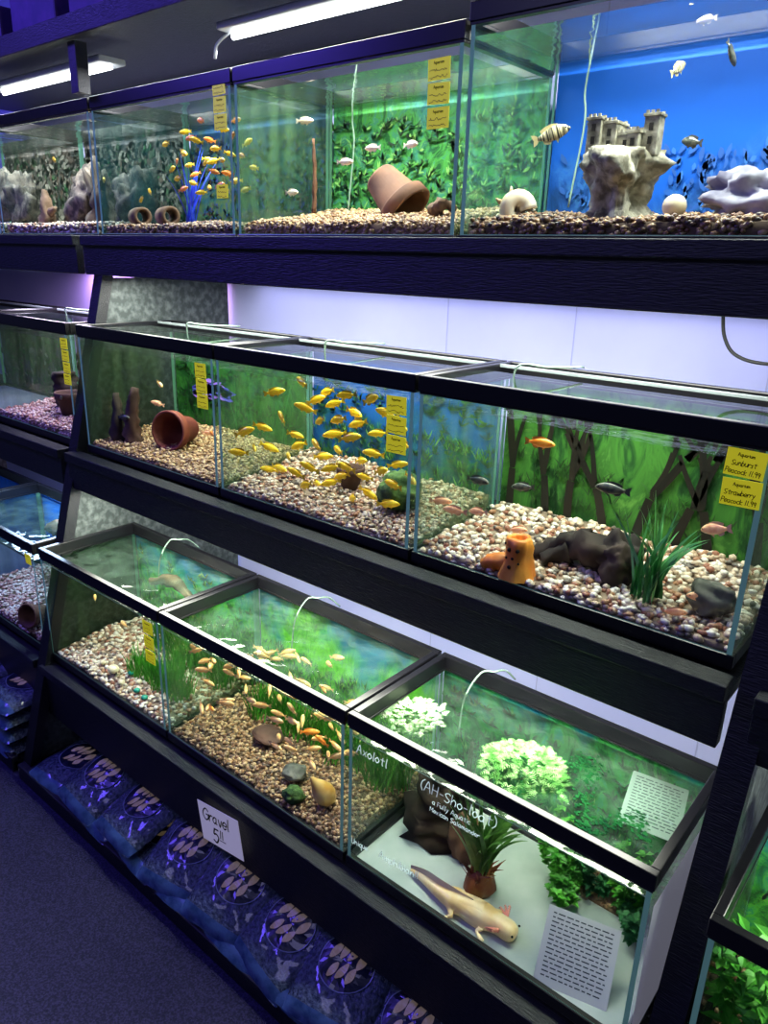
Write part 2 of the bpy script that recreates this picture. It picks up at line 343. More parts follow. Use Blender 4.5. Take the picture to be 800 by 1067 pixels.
def tank(x0,x1,y0,z0,h,D,pm,label,lid=False,rim=.026,water=.045,side=None,botmat=None,pr=(),wat=None):
    T=empty('aquarium',((x0+x1)/2,y0,z0),label,'aquarium',GRP)
    side=side or GS
    w=(x1-x0)/2-.001
    bm=bmesh.new(); ring(bm,-w,w,0,D,h-rim,h,.013); ring(bm,-w+.002,w-.002,.002,D-.002,h-rim-.004,h-rim,.012,.0005); frombm('top_frame',bm,PLB,T)
    bm=bmesh.new(); ring(bm,-w,w,0,D,0,.02,.012); frombm('bottom_frame',bm,PLB,T)
    def pane(nm,pts,ed,m):
        bm=bmesh.new()
        quad(bm,pts,0)
        for q in ed: quad(bm,q,1)
        frombm(nm,bm,[m,GE],T)
    g=.006; zt=h-rim; zb=.018; y=.003; X=w-.003
    # front pane left open; only its edges are built, with painted edge glow
    bm=bmesh.new(); yy=y-.0005; gi=g*1.2
    o4=[bm.verts.new(p) for p in ((-X,yy,zb),(X,yy,zb),(X,yy,zt),(-X,yy,zt))]; i4=[bm.verts.new(p) for p in ((-X+gi,yy,zb+.003),(X-gi,yy,zb+.003),(X-gi,yy,zt-.001),(-X+gi,yy,zt-.001))]
    for k in range(4): bm.faces.new((o4[k],o4[(k+1)%4],i4[(k+1)%4],i4[k]))
    frombm('front_glass',bm,GE,T)
    yb=D-.004
    for s in (-1,1):
        pane('side_glass',[(s*X,y,zb),(s*X,yb,zb),(s*X,yb,zt),(s*X,y,zt)],[[(s*(X+.0005),yb-g*1.5,zb),(s*(X+.0005),yb,zb),(s*(X+.0005),yb,zt),(s*(X+.0005),yb-g*1.5,zt)]],side)
    bm=bmesh.new(); bmbox(bm,-X,X,y,yb,.006,.012); frombm('bottom_glass',bm,botmat or BOT,T)
    zw=h-water
    bm=bmesh.new(); quad(bm,[(-X,y+.001,zw),(X,y+.001,zw),(X,yb-.002,zw),(-X,yb-.002,zw)])
    if wat: quad(bm,[(-X,y+.0008,zw-.0008),(X,y+.0008,zw-.0008),(X,y+.0008,zw+.0008),(-X,y+.0008,zw+.0008)],1)
    frombm('water_surface',bm,[wat or WAT,MEN],T)
    bm=bmesh.new(); quad(bm,[(-X,yb+.003,zb),(X,yb+.003,zb),(X,yb+.003,zt),(-X,yb+.003,zt)]); frombm('backdrop_film',bm,pm,T)
    for (st,sd,cols,n) in pr: prints(T,X,zb,h-water,yb-.001,st,sd,cols,n)
    if lid:
        bm=bmesh.new(); quad(bm,[(-X,.012,h-.006),(X,.012,h-.006),(X,D*.62,h-.006),(-X,D*.62,h-.006)]); frombm('lid',bm,GF,T)
        bm=bmesh.new(); bmbox(bm,-w+.01,w-.01,D*.8,D*.8+.006,h-.006,h,.001); frombm('lid_hinge',bm,HNG,T)
    return T
DG=(.004,.03,.008)
D=.28
P_T0=poster('rock_print',[(.008,.012,.01),(.04,.035,.03),(.12,.10,.09),(.02,.03,.03)],(.02,.025,.04),14,10,1,.9,1.4)
P_T1=poster('blue_plant_print',[(.004,.012,.02),(.01,.05,.05),(.04,.07,.02),(.01,.03,.14)],(.006,.035,.11),12,9,2,.5,1.1)
P_T2=poster('leafy_print',[DG,(.01,.07,.02),(.04,.19,.03),(.02,.12,.09),(.13,.32,.07)],(.02,.12,.17),17,13,3,.8,1.5)
P_T3=poster('deep_blue_print',[(.004,.03,.12),(.01,.06,.24),(.03,.13,.36),(.01,.07,.36)],(.005,.08,.44),7,5,4,.15,.5,k=1.1)
P_ML=poster('dark_plant_print',[(.01,.015,.02),(.02,.05,.02),(.1,.07,.08),(.01,.03,.08)],(.015,.03,.07),12,8,5,.9,1.4)
P_M0=poster('green_plant_print',[DG,(.008,.06,.012),(.03,.13,.02),(.012,.08,.06)],(.012,.08,.10),12,9,6,.7,1.2)
P_M1=poster('blue_green_print',[(.004,.02,.04),(.008,.05,.09),(.015,.11,.06),(.008,.05,.24)],(.008,.07,.32),11,8,7,.2,.65)
P_M2=poster('tall_plant_print',[(.006,.026,.009),(.015,.065,.016),(.045,.16,.025),(.03,.11,.02),(.09,.24,.045)],(.07,.22,.08),11,5,8,.7,1.5,dist=1.0,rough=.6)
P_B=poster('bright_green_print',[(.01,.06,.01),(.02,.18,.02),(.08,.4,.03),(.02,.24,.10),(.14,.48,.05)],(.01,.16,.36),10,7,9,.55,1.05,k=1.5)
P_B1=poster('grassy_print',[(.02,.12,.01),(.06,.32,.01),(.13,.5,.02),(.03,.22,.05)],(.01,.16,.34),11,6,10,.6,1.0,k=1.5)
P_B2=poster('dark_green_print',[DG,(.008,.09,.025),(.03,.22,.04),(.01,.17,.13)],(.005,.09,.16),12,8,11,.8,1.3)
P_LB=poster('blue_print',[(.01,.05,.2),(.01,.10,.4),(.02,.12,.5)],(.01,.16,.65),6,4,12,.5,1.0)
GL=[(.02,.14,.01),(.06,.34,.02),(.15,.55,.04),(.03,.2,.05),(.26,.6,.08),(.02,.08,.01)]
G2=[(.01,.08,.02),(.03,.17,.03),(.07,.27,.05),(.02,.13,.07),(.17,.40,.09),(.004,.025,.01)]
GD=[(.01,.05,.02),(.015,.11,.02),(.035,.19,.04),(.005,.02,.01)]
GB=[(.01,.04,.05),(.02,.09,.04),(.01,.05,.15),(.08,.11,.03),(.02,.03,.16),(.05,.03,.02)]
RK=[(.14,.12,.10),(.05,.045,.035),(.26,.23,.19),(.08,.05,.035),(.02,.025,.02),(.04,.07,.03)]
TY=.25; TZ=.744; MY=.15; MZ=.2314; BZ=-.32
tank(-2.13,-1.605,TY,TZ,.32,D,P_T0,'aquarium packed with dark rock and plant backdrop',pr=[('rock',15,RK,330),('leaf',16,GD,80)],side=GSR)
tank(-1.60,-1.075,TY,TZ,.32,D,P_T0,'aquarium with dark rock backdrop and driftwood',pr=[('rock',1,RK,330),('leaf',17,GD,80)],side=GSR)
tank(-1.068,-.551,TY,TZ,.32,D,P_T1,'aquarium with blue plant backdrop and yellow fish',pr=[('leaf',2,GB,240)],side=GST)
tank(-.547,-.006,TY,TZ,.32,D,P_T2,'aquarium with leafy green backdrop and tipped clay pot',pr=[('leaf',3,G2,340)])
tank(-.002,.56,TY,TZ,.34,D,P_T3,'aquarium with deep blue backdrop and castle ornament',pr=[('coral',4,[(.012,.085,.36),(.02,.12,.42),(.01,.07,.30)],14)],side=GSB)
tank(.565,1.1,TY,TZ,.34,D,P_T3,'aquarium with plain deep blue backdrop')
tank(-2.12,-1.59,MY,MZ,.3205,D,P_ML,'aquarium with dark backdrop',True,pr=[('rock',18,RK,120),('leaf',19,GD,120)])
tank(-1.585,-1.10,MY,MZ,.3205,D,P_ML,'aquarium with dark pot and driftwood',True,pr=[('rock',5,RK,160),('leaf',51,GD,100)])
tank(-1.052,-.515,MY,MZ,.3205,D,P_M0,'aquarium with driftwood and a tipped clay pot',True,pr=[('leaf',6,GD,240),('blade',61,GD,30),('patch',62,[(.14,.12,.95),(.36,.18,1),(.1,.08,.7)],9)])
tank(-.511,.004,MY,MZ,.3205,D,P_M1,'aquarium crowded with yellow cichlids',True,pr=[('leaf',7,[(.008,.06,.07),(.02,.11,.05),(.035,.15,.04),(.008,.04,.16)],130),('mat',71,G2,90)])
tank(.008,.538,MY,MZ,.3205,D,P_M2,'aquarium with pale pebbles, orange ornament and green plant',True,pr=[('mat',82,[(.015,.08,.012),(.03,.13,.02),(.012,.05,.01)],90),('trunk',81,[(.005,.005,.003),(.010,.008,.005)],8)])
tank(-2.16,-1.635,0,BZ,.32,D,P_LB,'aquarium with bright blue backdrop')
tank(-1.63,-1.108,0,BZ,.32,D,P_LB,'aquarium with bright blue backdrop and driftwood',wat=WATB)
tank(-1.077,-.550,0,BZ,.32,D,P_B,'aquarium with grass plant and white gravel',pr=[('leaf',9,GL,80),('mat',91,GL,200)],wat=WATB,water=.036)
tank(-.546,-.002,0,BZ,.32,D,P_B1,'open aquarium with brown gravel and many small fish',pr=[('mat',10,GL,300)],wat=WATB,water=.036)
B2=tank(.002,.532,0,BZ,.32,D,P_B2,'open aquarium with axolotl, bare bottom and floating plants',side=GF,pr=[('leaf',11,GD,160),('mat',111,G2,90)],wat=WATB,water=.042)
WF=mat('white_film',(.62,.62,.78),.5,emit=(.7,.7,.9),es=.12)  # faint glow painted in for tank light coming through the film
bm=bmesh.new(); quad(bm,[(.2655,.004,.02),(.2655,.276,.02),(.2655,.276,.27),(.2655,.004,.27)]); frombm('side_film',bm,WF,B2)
tank(.60,1.12,-.02,BZ,.32,D,P_B,'open aquarium planted with leafy green stems',pr=[('leaf',12,GL,60)])

# ------------------------------------------------------------ lights
def area(loc,sx,sy,power,col=(1,1,1),rot=(0,0,0)):
    l=bpy.data.lights.new('lamp_or_fill','AREA'); l.shape='RECTANGLE'; l.size=sx; l.size_y=sy; l.energy=power; l.color=col
    o=bpy.data.objects.new('lamp_or_fill',l); o.location=loc; o.rotation_euler=rot; COL.objects.link(o); return o
for x in (-1.86,-1.33,-.8,-.28,.28,.83): area((x,.36,1.12),.45,.08,6.8,(1,1,.93) if x>-.6 else (.95,.98,1))
area((-.28,.30,.655),1.5,.1,15,(.98,1,.88)); area((-1.4,.34,.655),.6,.06,6,(.85,.75,1)); area((.9,.34,.655),.4,.06,4,(.95,1,.9))
area((-.2,.6,.655),1.5,.03,1.3,(.78,.8,1)); area((-1.5,.6,.655),.7,.03,5,(.95,.5,1)); area((-.2,.6,.12),1.5,.03,1.3,(.78,.8,1))  # unseen lights added to brighten the wall behind the tanks
area((-.28,.14,.13),1.5,.12,15.5,(.98,1,.85)); area((-1.4,.18,.13),.5,.06,5,(.5,.7,1)); area((.9,.16,.13),.4,.06,4,(.95,1,.85))
area((-.3,-1.5,1.8),1.4,.5,7.5,(.46,.45,1),(math.radians(35),0,0))  # unseen room fill light added in front of the racks
area((-2.0,-.8,1.7),.8,.4,24,(.13,.08,1),(math.radians(35),0,math.radians(-60)))
w=bpy.data.worlds.new('room_ambient'); SC.world=w; w.use_nodes=True; w.node_tree.nodes['Background'].inputs[0].default_value=(.35,.40,.85,1); w.node_tree.nodes['Background'].inputs[1].default_value=.08

# ------------------------------------------------------------ gravel
ICO=None
def gravel(x0,x1,y0,y1,z,slope,size,gm,base,label,seed,basez,bump=.014):
    global ICO
    if ICO is None:
        b=bmesh.new(); bmesh.ops.create_icosphere(b,subdivisions=1,radius=1); b.verts.ensure_lookup_table()
        ICO=(np.array([v.co[:] for v in b.verts]),np.array([[v.index for v in f.verts] for f in b.faces])); b.free()
    V,F=ICO; rs=np.random.RandomState(seed)
    def hz(x,y): 
        v=(y-y0)/(y1-y0)
        return z+slope*v+bump*noise.noise(Vector((x*7+seed,y*7,0)))*min(1,.25+1.5*v)
    n=int((x1-x0)*(y1-y0)/(size*size)*1.9)
    xs=rs.uniform(x0+size*.5,x1-size*.5,n); ys=rs.uniform(y0+size*.5,y1-size*.5,n)
    zs=np.array([hz(a,b) for a,b in zip(xs,ys)])+rs.uniform(-.25,.35,n)*size
    n2=int((x1-x0)*max(0,z-basez)/(size*size)*1.9)
    fx=rs.uniform(x0+size*.5,x1-size*.5,n2); fy=np.full(n2,y0+size*.55)+rs.uniform(-.1,.1,n2)*size
    fz=np.array([rs.uniform(basez,hz(a,y0)) for a in fx])
    n3=int((y1-y0)*max(0,z-basez)/(size*size)*1.9)
    rx=np.full(n3,x1-size*.55); ry=rs.uniform(y0,y1,n3); rz=np.array([rs.uniform(basez,hz(x1,b)) for b in ry])
    xs=np.concatenate([xs,fx,rx]); ys=np.concatenate([ys,fy,ry]); zs=np.concatenate([zs,fz,rz]); n=len(xs)
    sc=size*.5*rs.uniform(.65,1.3,(n,3))*np.array([1.15,.95,.78])
    an=rs.uniform(0,6.28,n); c,s=np.cos(an),np.sin(an)
    P=V[None]*sc[:,None,:]*(1+rs.uniform(-.12,.12,(n,12,1)))
    X=P[...,0]*c[:,None]-P[...,1]*s[:,None]; Y=P[...,0]*s[:,None]+P[...,1]*c[:,None]
    Y=np.maximum(Y+ys[:,None],y0)
    P=np.stack([X+xs[:,None],Y,P[...,2]+zs[:,None]],-1).reshape(-1,3)
    FF=(F[None]+np.arange(n)[:,None,None]*12).reshape(-1,3)
    nx,ny=24,12; g=[]; e=size*.5
    for j in range(ny+1):
        for i in range(nx+1):
            a=x0+e+(x1-x0-2*e)*i/nx; b=y0+e+(y1-y0-e)*j/ny; g.append((a,b,hz(a,b)-size*.15))
    off=len(P); nb=len(g); skirt=[]; bf=[]
    for j in range(ny):
        for i in range(nx):
            q=j*(nx+1)+i; bf.append((off+q,off+q+1,off+q+nx+2,off+q+nx+1))
    rim=[(i,0) for i in range(nx+1)]+[(nx,j) for j in range(1,ny+1)]+[(i,ny) for i in range(nx-1,-1,-1)]+[(0,j) for j in range(ny-1,0,-1)]
    for (i,j) in rim:
        p=g[j*(nx+1)+i]; skirt.append((p[0],p[1],basez))
    so=off+nb
    for k in range(len(rim)):
        k2=(k+1)%len(rim); a=off+rim[k][1]*(nx+1)+rim[k][0]; b=off+rim[k2][1]*(nx+1)+rim[k2][0]
        bf.append((so+k,so+k2,b,a))
    me=bpy.data.meshes.new('gravel_bed')
    me.from_pydata(np.vstack([P,np.array(g),np.array(skirt)]).tolist(),[],FF.tolist()+bf)
    me.materials.append(gm); me.materials.append(base)
    mi=np.zeros(len(me.polygons),dtype=np.int32); mi[len(FF):]=1; me.polygons.foreach_set('material_index',mi)
    me.polygons.foreach_set('use_smooth',[True]*len(me.polygons))
    o=bpy.data.objects.new('gravel_bed',me); link(o); meta(o,label,'gravel',None,'stuff'); return o
G_TAN=gravelmat('tan_gravel',[(.46,.29,.13),(.28,.16,.07),(.6,.44,.25),(.18,.10,.06),(.5,.34,.18),(.33,.18,.08)])
G_BRN=gravelmat('brown_gravel',[(.2,.10,.045),(.34,.2,.09),(.09,.05,.03),(.42,.28,.15),(.15,.07,.035),(.26,.17,.09),(.06,.045,.035)])
G_BR2=gravelmat('light_brown_gravel',[(.30,.16,.07),(.43,.27,.13),(.17,.09,.05),(.54,.38,.21),(.24,.12,.06),(.38,.26,.14),(.10,.07,.05)])
G_WHT=gravelmat('pale_pebbles',[(.68,.57,.43),(.56,.42,.29),(.76,.7,.6),(.34,.17,.09),(.62,.5,.36),(.3,.12,.07),(.74,.7,.62),(.12,.10,.08),(.46,.33,.22),(.68,.62,.52)])
G_MIX=gravelmat('mixed_pebbles',[(.56,.42,.3),(.28,.18,.12),(.66,.58,.47),(.33,.15,.08),(.46,.35,.24),(.11,.09,.07)])
G_PNK=gravelmat('pinkish_gravel',[(.4,.2,.17),(.5,.35,.3),(.25,.13,.12),(.6,.5,.45)])
B_T=mat('gravel_base_tan',(.16,.1,.05),.9); B_B=mat('gravel_base_brown',(.08,.05,.026),.9); B_W=mat('gravel_base_pale',(.22,.16,.11),.9)
def tg(x0,x1,y,zb,z,slope,size,gm,base,label,seed):
    return gravel(x0+.007,x1-.007,y+.007,y+D-.01,z,slope,size,gm,base,label,seed,zb+.013)
tg(-2.13,-1.605,TY,TZ,.785,.015,.012,G_MIX,B_B,'dark mixed gravel bed in rock aquarium',21)
tg(-1.60,-1.075,TY,TZ,.785,.015,.011,G_MIX,B_B,'dark mixed gravel bed in aquarium',1)
tg(-1.068,-.551,TY,TZ,.780,.01,.010,G_BRN,B_B,'dark brown gravel bed in aquarium',2)
tg(-.547,-.006,TY,TZ,.783,.04,.009,G_TAN,B_T,'tan gravel bed sloping in aquarium',3)
tg(-.002,.56,TY,TZ,.783,.02,.011,G_BRN,B_B,'brown gravel bed under castle ornament',4)
tg(-1.585,-1.10,MY,MZ,.265,.02,.010,G_PNK,B_W,'pinkish gravel bed in aquarium',5)
tg(-1.052,-.515,MY,MZ,.257,.03,.009,G_TAN,B_T,'orange tan gravel bed in aquarium',6)
tg(-.511,.004,MY,MZ,.256,.035,.010,G_MIX,B_W,'pale mixed pebble bed in aquarium',7)
tg(.008,.538,MY,MZ,.258,.026,.0125,G_WHT,B_W,'large cream white and tan pebble bed in aquarium',8)
tg(-1.63,-1.108,0,BZ,-.285,.01,.011,G_PNK,B_B,'reddish gravel bed in aquarium',9)
tg(-1.077,-.550,0,BZ,-.297,.015,.012,G_WHT,B_W,'white and coloured pebble bed in aquarium',10)
tg(-.546,-.002,0,BZ,-.295,.015,.0085,G_BR2,B_B,'brown gravel bed in open aquarium',11)
tg(.60,1.12,-.02,BZ,-.28,.02,.011,G_BRN,B_B,'brown gravel bed in planted aquarium',12)
gravel(.30,.522,.205,.272,-.306,.012,.009,G_TAN,B_T,'narrow tan gravel strip at back of axolotl tank',13,-.308,bump=.006)  # added strip standing in for a reflected rock band

# ------------------------------------------------------------ fish
EYE=mat('fish_eye',(.01,.01,.01),.1)
FM={}
def fishkind(kind,c1,c2,fin,nscale=6,stretch=(1,1,1),tall=1.0,wide=1.35,es=.14,lo=.4,hi=.62):
    body=mat('fish_body_'+kind,c1,.3,col2=c2,nscale=nscale,stretch=stretch,coat=.3,emit=c1 if kind not in('dark','striped') else None,es=es,lo=lo,hi=hi); fm=mat('fish_fin_'+kind,fin,.4)  # faint self-glow added to brighten the bodies
    bm=bmesh.new()
    xs=[.5,.47,.42,.34,.22,.08,-.06,-.18,-.28,-.36]; hs=[.012,.045,.078,.115,.150,.160,.14,.105,.065,.045]
    ws=[.01,.03,.045,.058,.066,.066,.055,.04,.025,.012]; zo=[-.01,-.008,0,.005,.008,.005,0,0,0,0]
    rings=[]
    for x,h,w_,z in zip(xs,hs,ws,zo):
        rings.append([bm.verts.new((x,w_*wide*math.cos(a*math.pi/6),z*1+h*tall*math.sin(a*math.pi/6))) for a in range(12)])
    for i in range(9):
        for k in range(12): bm.faces.new((rings[i][k],rings[i][(k+1)%12],rings[i+1][(k+1)%12],rings[i+1][k]))
    bm.faces.new(rings[0]); bm.faces.new(rings[-1][::-1]); bmesh.ops.recalc_face_normals(bm,faces=bm.faces)
    me=bpy.data.meshes.new('fish'); bm.to_mesh(me); bm.free(); me.materials.append(body); me.polygons.foreach_set('use_smooth',[True]*len(me.polygons))
    def finm(nm,polys,m=fm):
        b=bmesh.new()
        for p in polys:
            for s in (-.004,.004): b.faces.new([b.verts.new((q[0],q[1]+s,q[2])) for q in p])
        e=bpy.data.meshes.new(nm); b.to_mesh(e); b.free(); e.materials.append(m); return e
    tail=finm('tail_fin',[[(-.34,0,.04),(-.42,0,.10*tall),(-.52,0,.13*tall),(-.50,0,.05),(-.48,0,0),(-.50,0,-.05),(-.52,0,-.13*tall),(-.42,0,-.10*tall),(-.34,0,-.04)]])
    dors=finm('dorsal_fin',[[(.24,0,.13*tall),(.2,0,.18*tall),(.05,0,.215*tall),(-.12,0,.2*tall),(-.28,0,.15*tall),(-.24,0,.06),(-.1,0,.11*tall),(.08,0,.14*tall)]])
    anal=finm('anal_fin',[[(-.02,0,-.13*tall),(-.1,0,-.2*tall),(-.24,0,-.15*tall),(-.26,0,-.055),(-.12,0,-.1*tall)],[(.2,0,-.13*tall),(.1,0,-.23*tall),(.08,0,-.14*tall)]])
    b=bmesh.new(); bmesh.ops.create_uvsphere(b,u_segments=8,v_segments=6,radius=.02); e=bpy.data.meshes.new('eye'); b.to_mesh(e); b.free(); e.materials.append(EYE)
    ey=.043*wide-.002
    FM[kind]=(me,[('tail_fin',tail,(0,0,0)),('dorsal_fin',dors,(0,0,0)),('anal_fin',anal,(0,0,0)),('eye',e,(.39,ey,.03)),('eye',e,(.39,-ey,.03))])
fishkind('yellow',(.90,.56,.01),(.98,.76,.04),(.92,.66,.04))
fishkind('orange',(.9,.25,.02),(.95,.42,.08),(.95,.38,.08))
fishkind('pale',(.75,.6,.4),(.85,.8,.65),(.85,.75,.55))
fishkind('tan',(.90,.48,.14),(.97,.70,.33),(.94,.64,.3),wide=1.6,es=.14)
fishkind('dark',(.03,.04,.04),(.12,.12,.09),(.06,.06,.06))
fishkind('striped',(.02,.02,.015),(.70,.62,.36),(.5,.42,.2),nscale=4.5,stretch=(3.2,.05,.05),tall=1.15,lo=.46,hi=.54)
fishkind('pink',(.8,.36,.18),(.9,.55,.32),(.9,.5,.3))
FL={'yellow':'small bright yellow cichlid swimming in aquarium','orange':'small orange fish swimming over pebbles','pale':'small pale cream fish swimming in aquarium','tan':'small pale orange fish swimming in open aquarium','dark':'small dark grey fish swimming in aquarium','striped':'pale fish with dark vertical stripes','pink':'small pinkish orange fish swimming in aquarium'}
def fish(kind,x,y,z,L,yaw=0,pitch=0,grp=None):
    me,parts=FM[kind]; o=bpy.data.objects.new('fish',me); o.location=(x,y,z); o.scale=(L,L,L)
    o.rotation_euler=Euler((random.uniform(-.1,.1),math.radians(pitch),math.radians(yaw))); link(o)
    meta(o,FL[kind],'fish',grp or 'fish in the aquariums')
    for n,m,l in parts:
        c=bpy.data.objects.new(n,m); c.location=l; link(c,o)
R=random.Random(3)
pts=[(-57,31),(-34,49),(-27,48),(-22,48),(-16,48),(-25,46),(-33,44),(-29,42),(-24,43),(-19,43),(-25,40),(-21,40),(-24,37),(-15,38),(-32,32),(-23,32),(-13,35),(-9,37),(-33,28),(-46,29),(-16,30),(-11,29),(-38,33),(-49,33),(-22,34),(-42,46),(-30,37),(-8,41),(-18,36),(-36,38),(-12,46),(-20,45),(-30,46),(-28,35),(-17,33),(-10,33),(-40,41),(-35,36),(-14,42),(-26,30),(-52,36),(-44,34),(-30,29),(-20,28),(-36,30),(-6,35),(-41,30),(-9,44),(-46,38),(-26,33)]
for x,z in pts:
    x/=100;z/=100; y=R.uniform(.17,.27)
    if x<-.48: y=.175
    k=(y+.795)/1.025; x=.7253+(x-.7253)*k; z=.7247+(z-.7247)*k; x=max(-.475,min(-.03,x)); z=max(z,.278)
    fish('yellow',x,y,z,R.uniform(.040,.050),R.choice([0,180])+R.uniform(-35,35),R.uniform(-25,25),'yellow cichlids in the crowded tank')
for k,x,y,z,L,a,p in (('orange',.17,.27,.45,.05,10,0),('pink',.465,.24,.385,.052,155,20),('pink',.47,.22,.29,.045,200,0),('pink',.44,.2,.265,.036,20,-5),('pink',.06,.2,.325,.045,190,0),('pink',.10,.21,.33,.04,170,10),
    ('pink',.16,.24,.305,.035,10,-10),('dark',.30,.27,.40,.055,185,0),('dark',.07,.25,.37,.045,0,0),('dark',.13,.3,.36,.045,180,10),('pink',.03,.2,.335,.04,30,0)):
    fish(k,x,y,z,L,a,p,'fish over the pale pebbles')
for i in range(76):
    yy=.02+.20*R.random()**1.4
    fish('tan' if R.random()<.9 else 'orange',R.uniform(-.51,-.04),yy,R.uniform(-.20,-.055),R.uniform(.032,.042),R.choice([0,180])+R.uniform(-50,50),R.uniform(-25,25),'small fish in the open brown gravel tank')
for i,(x,z) in enumerate(((-92,92),(-80,93),(-86,88),(-78,89),(-96,96),(-74,97),(-68,92),(-104,86),(-88,98),(-76,86),(-66,95),(-108,84),(-82,99),(-70,88),(-84,95),(-90,86),(-72,93),(-64,90),(-79,96),(-87,92),(-75,91),(-69,98),(-94,90),(-83,85),(-85,90),(-81,91),(-77,94),(-73,89),(-89,94),(-80,87),(-71,95),(-67,86),(-92,88),(-86,96),(-78,92),(-74,85))):
    x/=100;z/=100;y=R.uniform(.27,.38); x=.7253+(x-.7253)*(y+.795)/1.175
    fish('yellow' if i%3 else 'orange',max(-1.04,min(-.58,x)),y,z,R.uniform(.028,.038),R.choice([0,180])+R.uniform(-30,30),R.uniform(-20,20),'yellow fish in the blue plant tank')
for x,z,a in ((-.50,.85,0),(-.35,.90,10),(-.28,.92,180),(-.19,.92,-10),(-.46,.98,20)): fish('pale',x,.36,z,.038,a,0,'pale fish in the leafy tank')
fish('striped',.08,.38,.92,.060,25,-20,'fish in the blue castle tank'); fish('striped',.27,.38,.99,.038,80,-30,'fish in the blue castle tank')
fish('pale',.30,.38,1.045,.03,170,0,'fish in the blue castle tank'); fish('dark',.34,.38,1.0,.04,80,40,'fish in the blue castle tank'); fish('dark',.29,.42,.90,.045,150,-10,'fish in the blue castle tank')
for x,y,z,k in ((-.95,.2,.33,'dark'),(-.86,.25,.42,'tan'),(-.62,.22,.34,'orange'),(-.74,.3,.31,'pink'),(-.92,.28,.36,'pink'),(-1.2,.25,.40,'orange'),(-1.3,.22,.33,'dark'),(-1.35,.3,.95,'yellow'),(-1.2,.35,.9,'yellow'),(-1.15,.1,-.15,'orange'),(-1.0,.1,-.15,'tan'),(-.9,.12,-.2,'tan'),(-.7,.15,-.12,'tan')):
    fish(k,x,y,z,.038,R.choice([0,180])+R.uniform(-30,30),R.uniform(-15,15))

# ------------------------------------------------------------ ornaments
TER=mat('terracotta',(.12,.05,.025),.8,col2=(.22,.10,.05),nscale=14,bump=.3)
TERD=mat('dark_clay',(.05,.022,.014),.8,col2=(.1,.045,.028),nscale=12,bump=.2)
STONE=mat('castle_stone',(.14,.13,.09),.85,col2=(.42,.40,.31),nscale=55,bump=.8)
GREY=mat('grey_rock',(.05,.055,.045),.8,col2=(.17,.17,.14),nscale=22,bump=.5)
WROCK=mat('pale_rock',(.14,.14,.2),.8,col2=(.42,.42,.48),nscale=16,bump=.5)
CROCK=mat('craggy_rock',(.02,.014,.012),.85,col2=(.13,.10,.08),nscale=40,bump=.8)
WOOD=mat('driftwood_dark',(.012,.008,.005),.85,col2=(.05,.03,.018),nscale=14,bump=.7,stretch=(1,1,.4))
WOODL=mat('driftwood_light',(.09,.05,.025),.85,col2=(.2,.12,.07),nscale=14,bump=.7)
MOSS=mat('moss',(.02,.06,.015),.95,col2=(.07,.14,.03),nscale=60,bump=1)
ORN=mat('orange_ceramic',(.7,.2,.02),.5,col2=(.85,.36,.05),nscale=18,bump=.5)
SHELL=mat('shell',(.65,.45,.25),.35,col2=(.8,.75,.6),nscale=15)
BLACK=mat('dark_hole',(.01,.008,.006),.9)  # dark colour paints the shade inside holes and windows
WHITE=mat('white_ball',(.7,.62,.42),.3)
def pot(loc,s,d,m,label):
    rot=Vector(d).to_track_quat('Z','Y').to_euler()
    bm=bmesh.new()
    lathe(bm,[(.001,0),(.55*s,0),(.60*s,.1*s),(.80*s,1.25*s),(.93*s,1.25*s),(.98*s,1.3*s),(1.0*s,1.7*s),(.95*s,1.75*s),(.86*s,1.7*s),(.76*s,1.2*s),(.5*s,.12*s),(.15*s,.1*s),(.12*s,.0)],36)
    return meta(frombm('clay_pot',bm,m,None,loc,True,rot),label,'pot')
pot((-.275,.375,.872),.052,(.55,.10,-.52),TER,'tipped brown terracotta flower pot on tan gravel')
pot((-.83,.31,.305),.050,(.3,-1,.12),mat('red_clay',(.16,.025,.015),.7,col2=(.25,.06,.03),nscale=12),'tipped dark red clay pot on tan gravel')
pot((-.27,.3,.265),.03,(0,0,1),TERD,'small dark clay pot among yellow fish')
pot((-1.33,.26,.265),.042,(0,0,1),TERD,'dark clay pot on pinkish gravel')
pot((-1.22,.06,-.25),.035,(.3,-1,.2),TER,'tipped terracotta pot in blue tank')
rock('rock',(.160,.155,-.28),(.036,.03,.055),mat('brown_cave_rock',(.06,.025,.012),.8,col2=(.16,.07,.035),nscale=14,bump=.4),'brown cave rock beside axolotl plant',seed=14)
for x in (-1.0,-.885):
    bm=bmesh.new(); lathe(bm,[(.014,-.035),(.021,-.036),(.022,0),(.021,.036),(.014,.035),(.013,0),(.014,-.035)],24)
    meta(frombm('ceramic_pipe',bm,WOODL,None,(x,.32,.806),True,(math.radians(90),0,math.radians(70))),'short brown ceramic pipe lying on gravel','pipe ornament','ceramic pipes')
def branch(name,paths,m,label,cat='driftwood',loc=(0,0,0)):
    bm=bmesh.new()
    for i,(p,r) in enumerate(paths):
        q=interp(p,6); loft(bm,q,lerpl(r,6),12,nz=.8,seed=i*3.1+loc[0]*7)
    return meta(frombm(name,bm,m,None,loc,True),label,cat)
branch('driftwood',[([(-.08,0,0),(-.03,.01,.022),(.03,0,.034),(.08,.02,.015)],[.010,.022,.026,.014]),([(-.02,0,.02),(-.055,-.02,.0)],[.016,.009]),([(.01,0,.035),(.0,.01,.06)],[.016,.008])],WOOD,'low dark rounded driftwood on pale pebbles',loc=(.27,.25,.270))
rock('rock',(.33,.25,.295),(.034,.03,.042),WOOD,'dark upright rock beside driftwood on pebbles',seed=2,amp=.4)
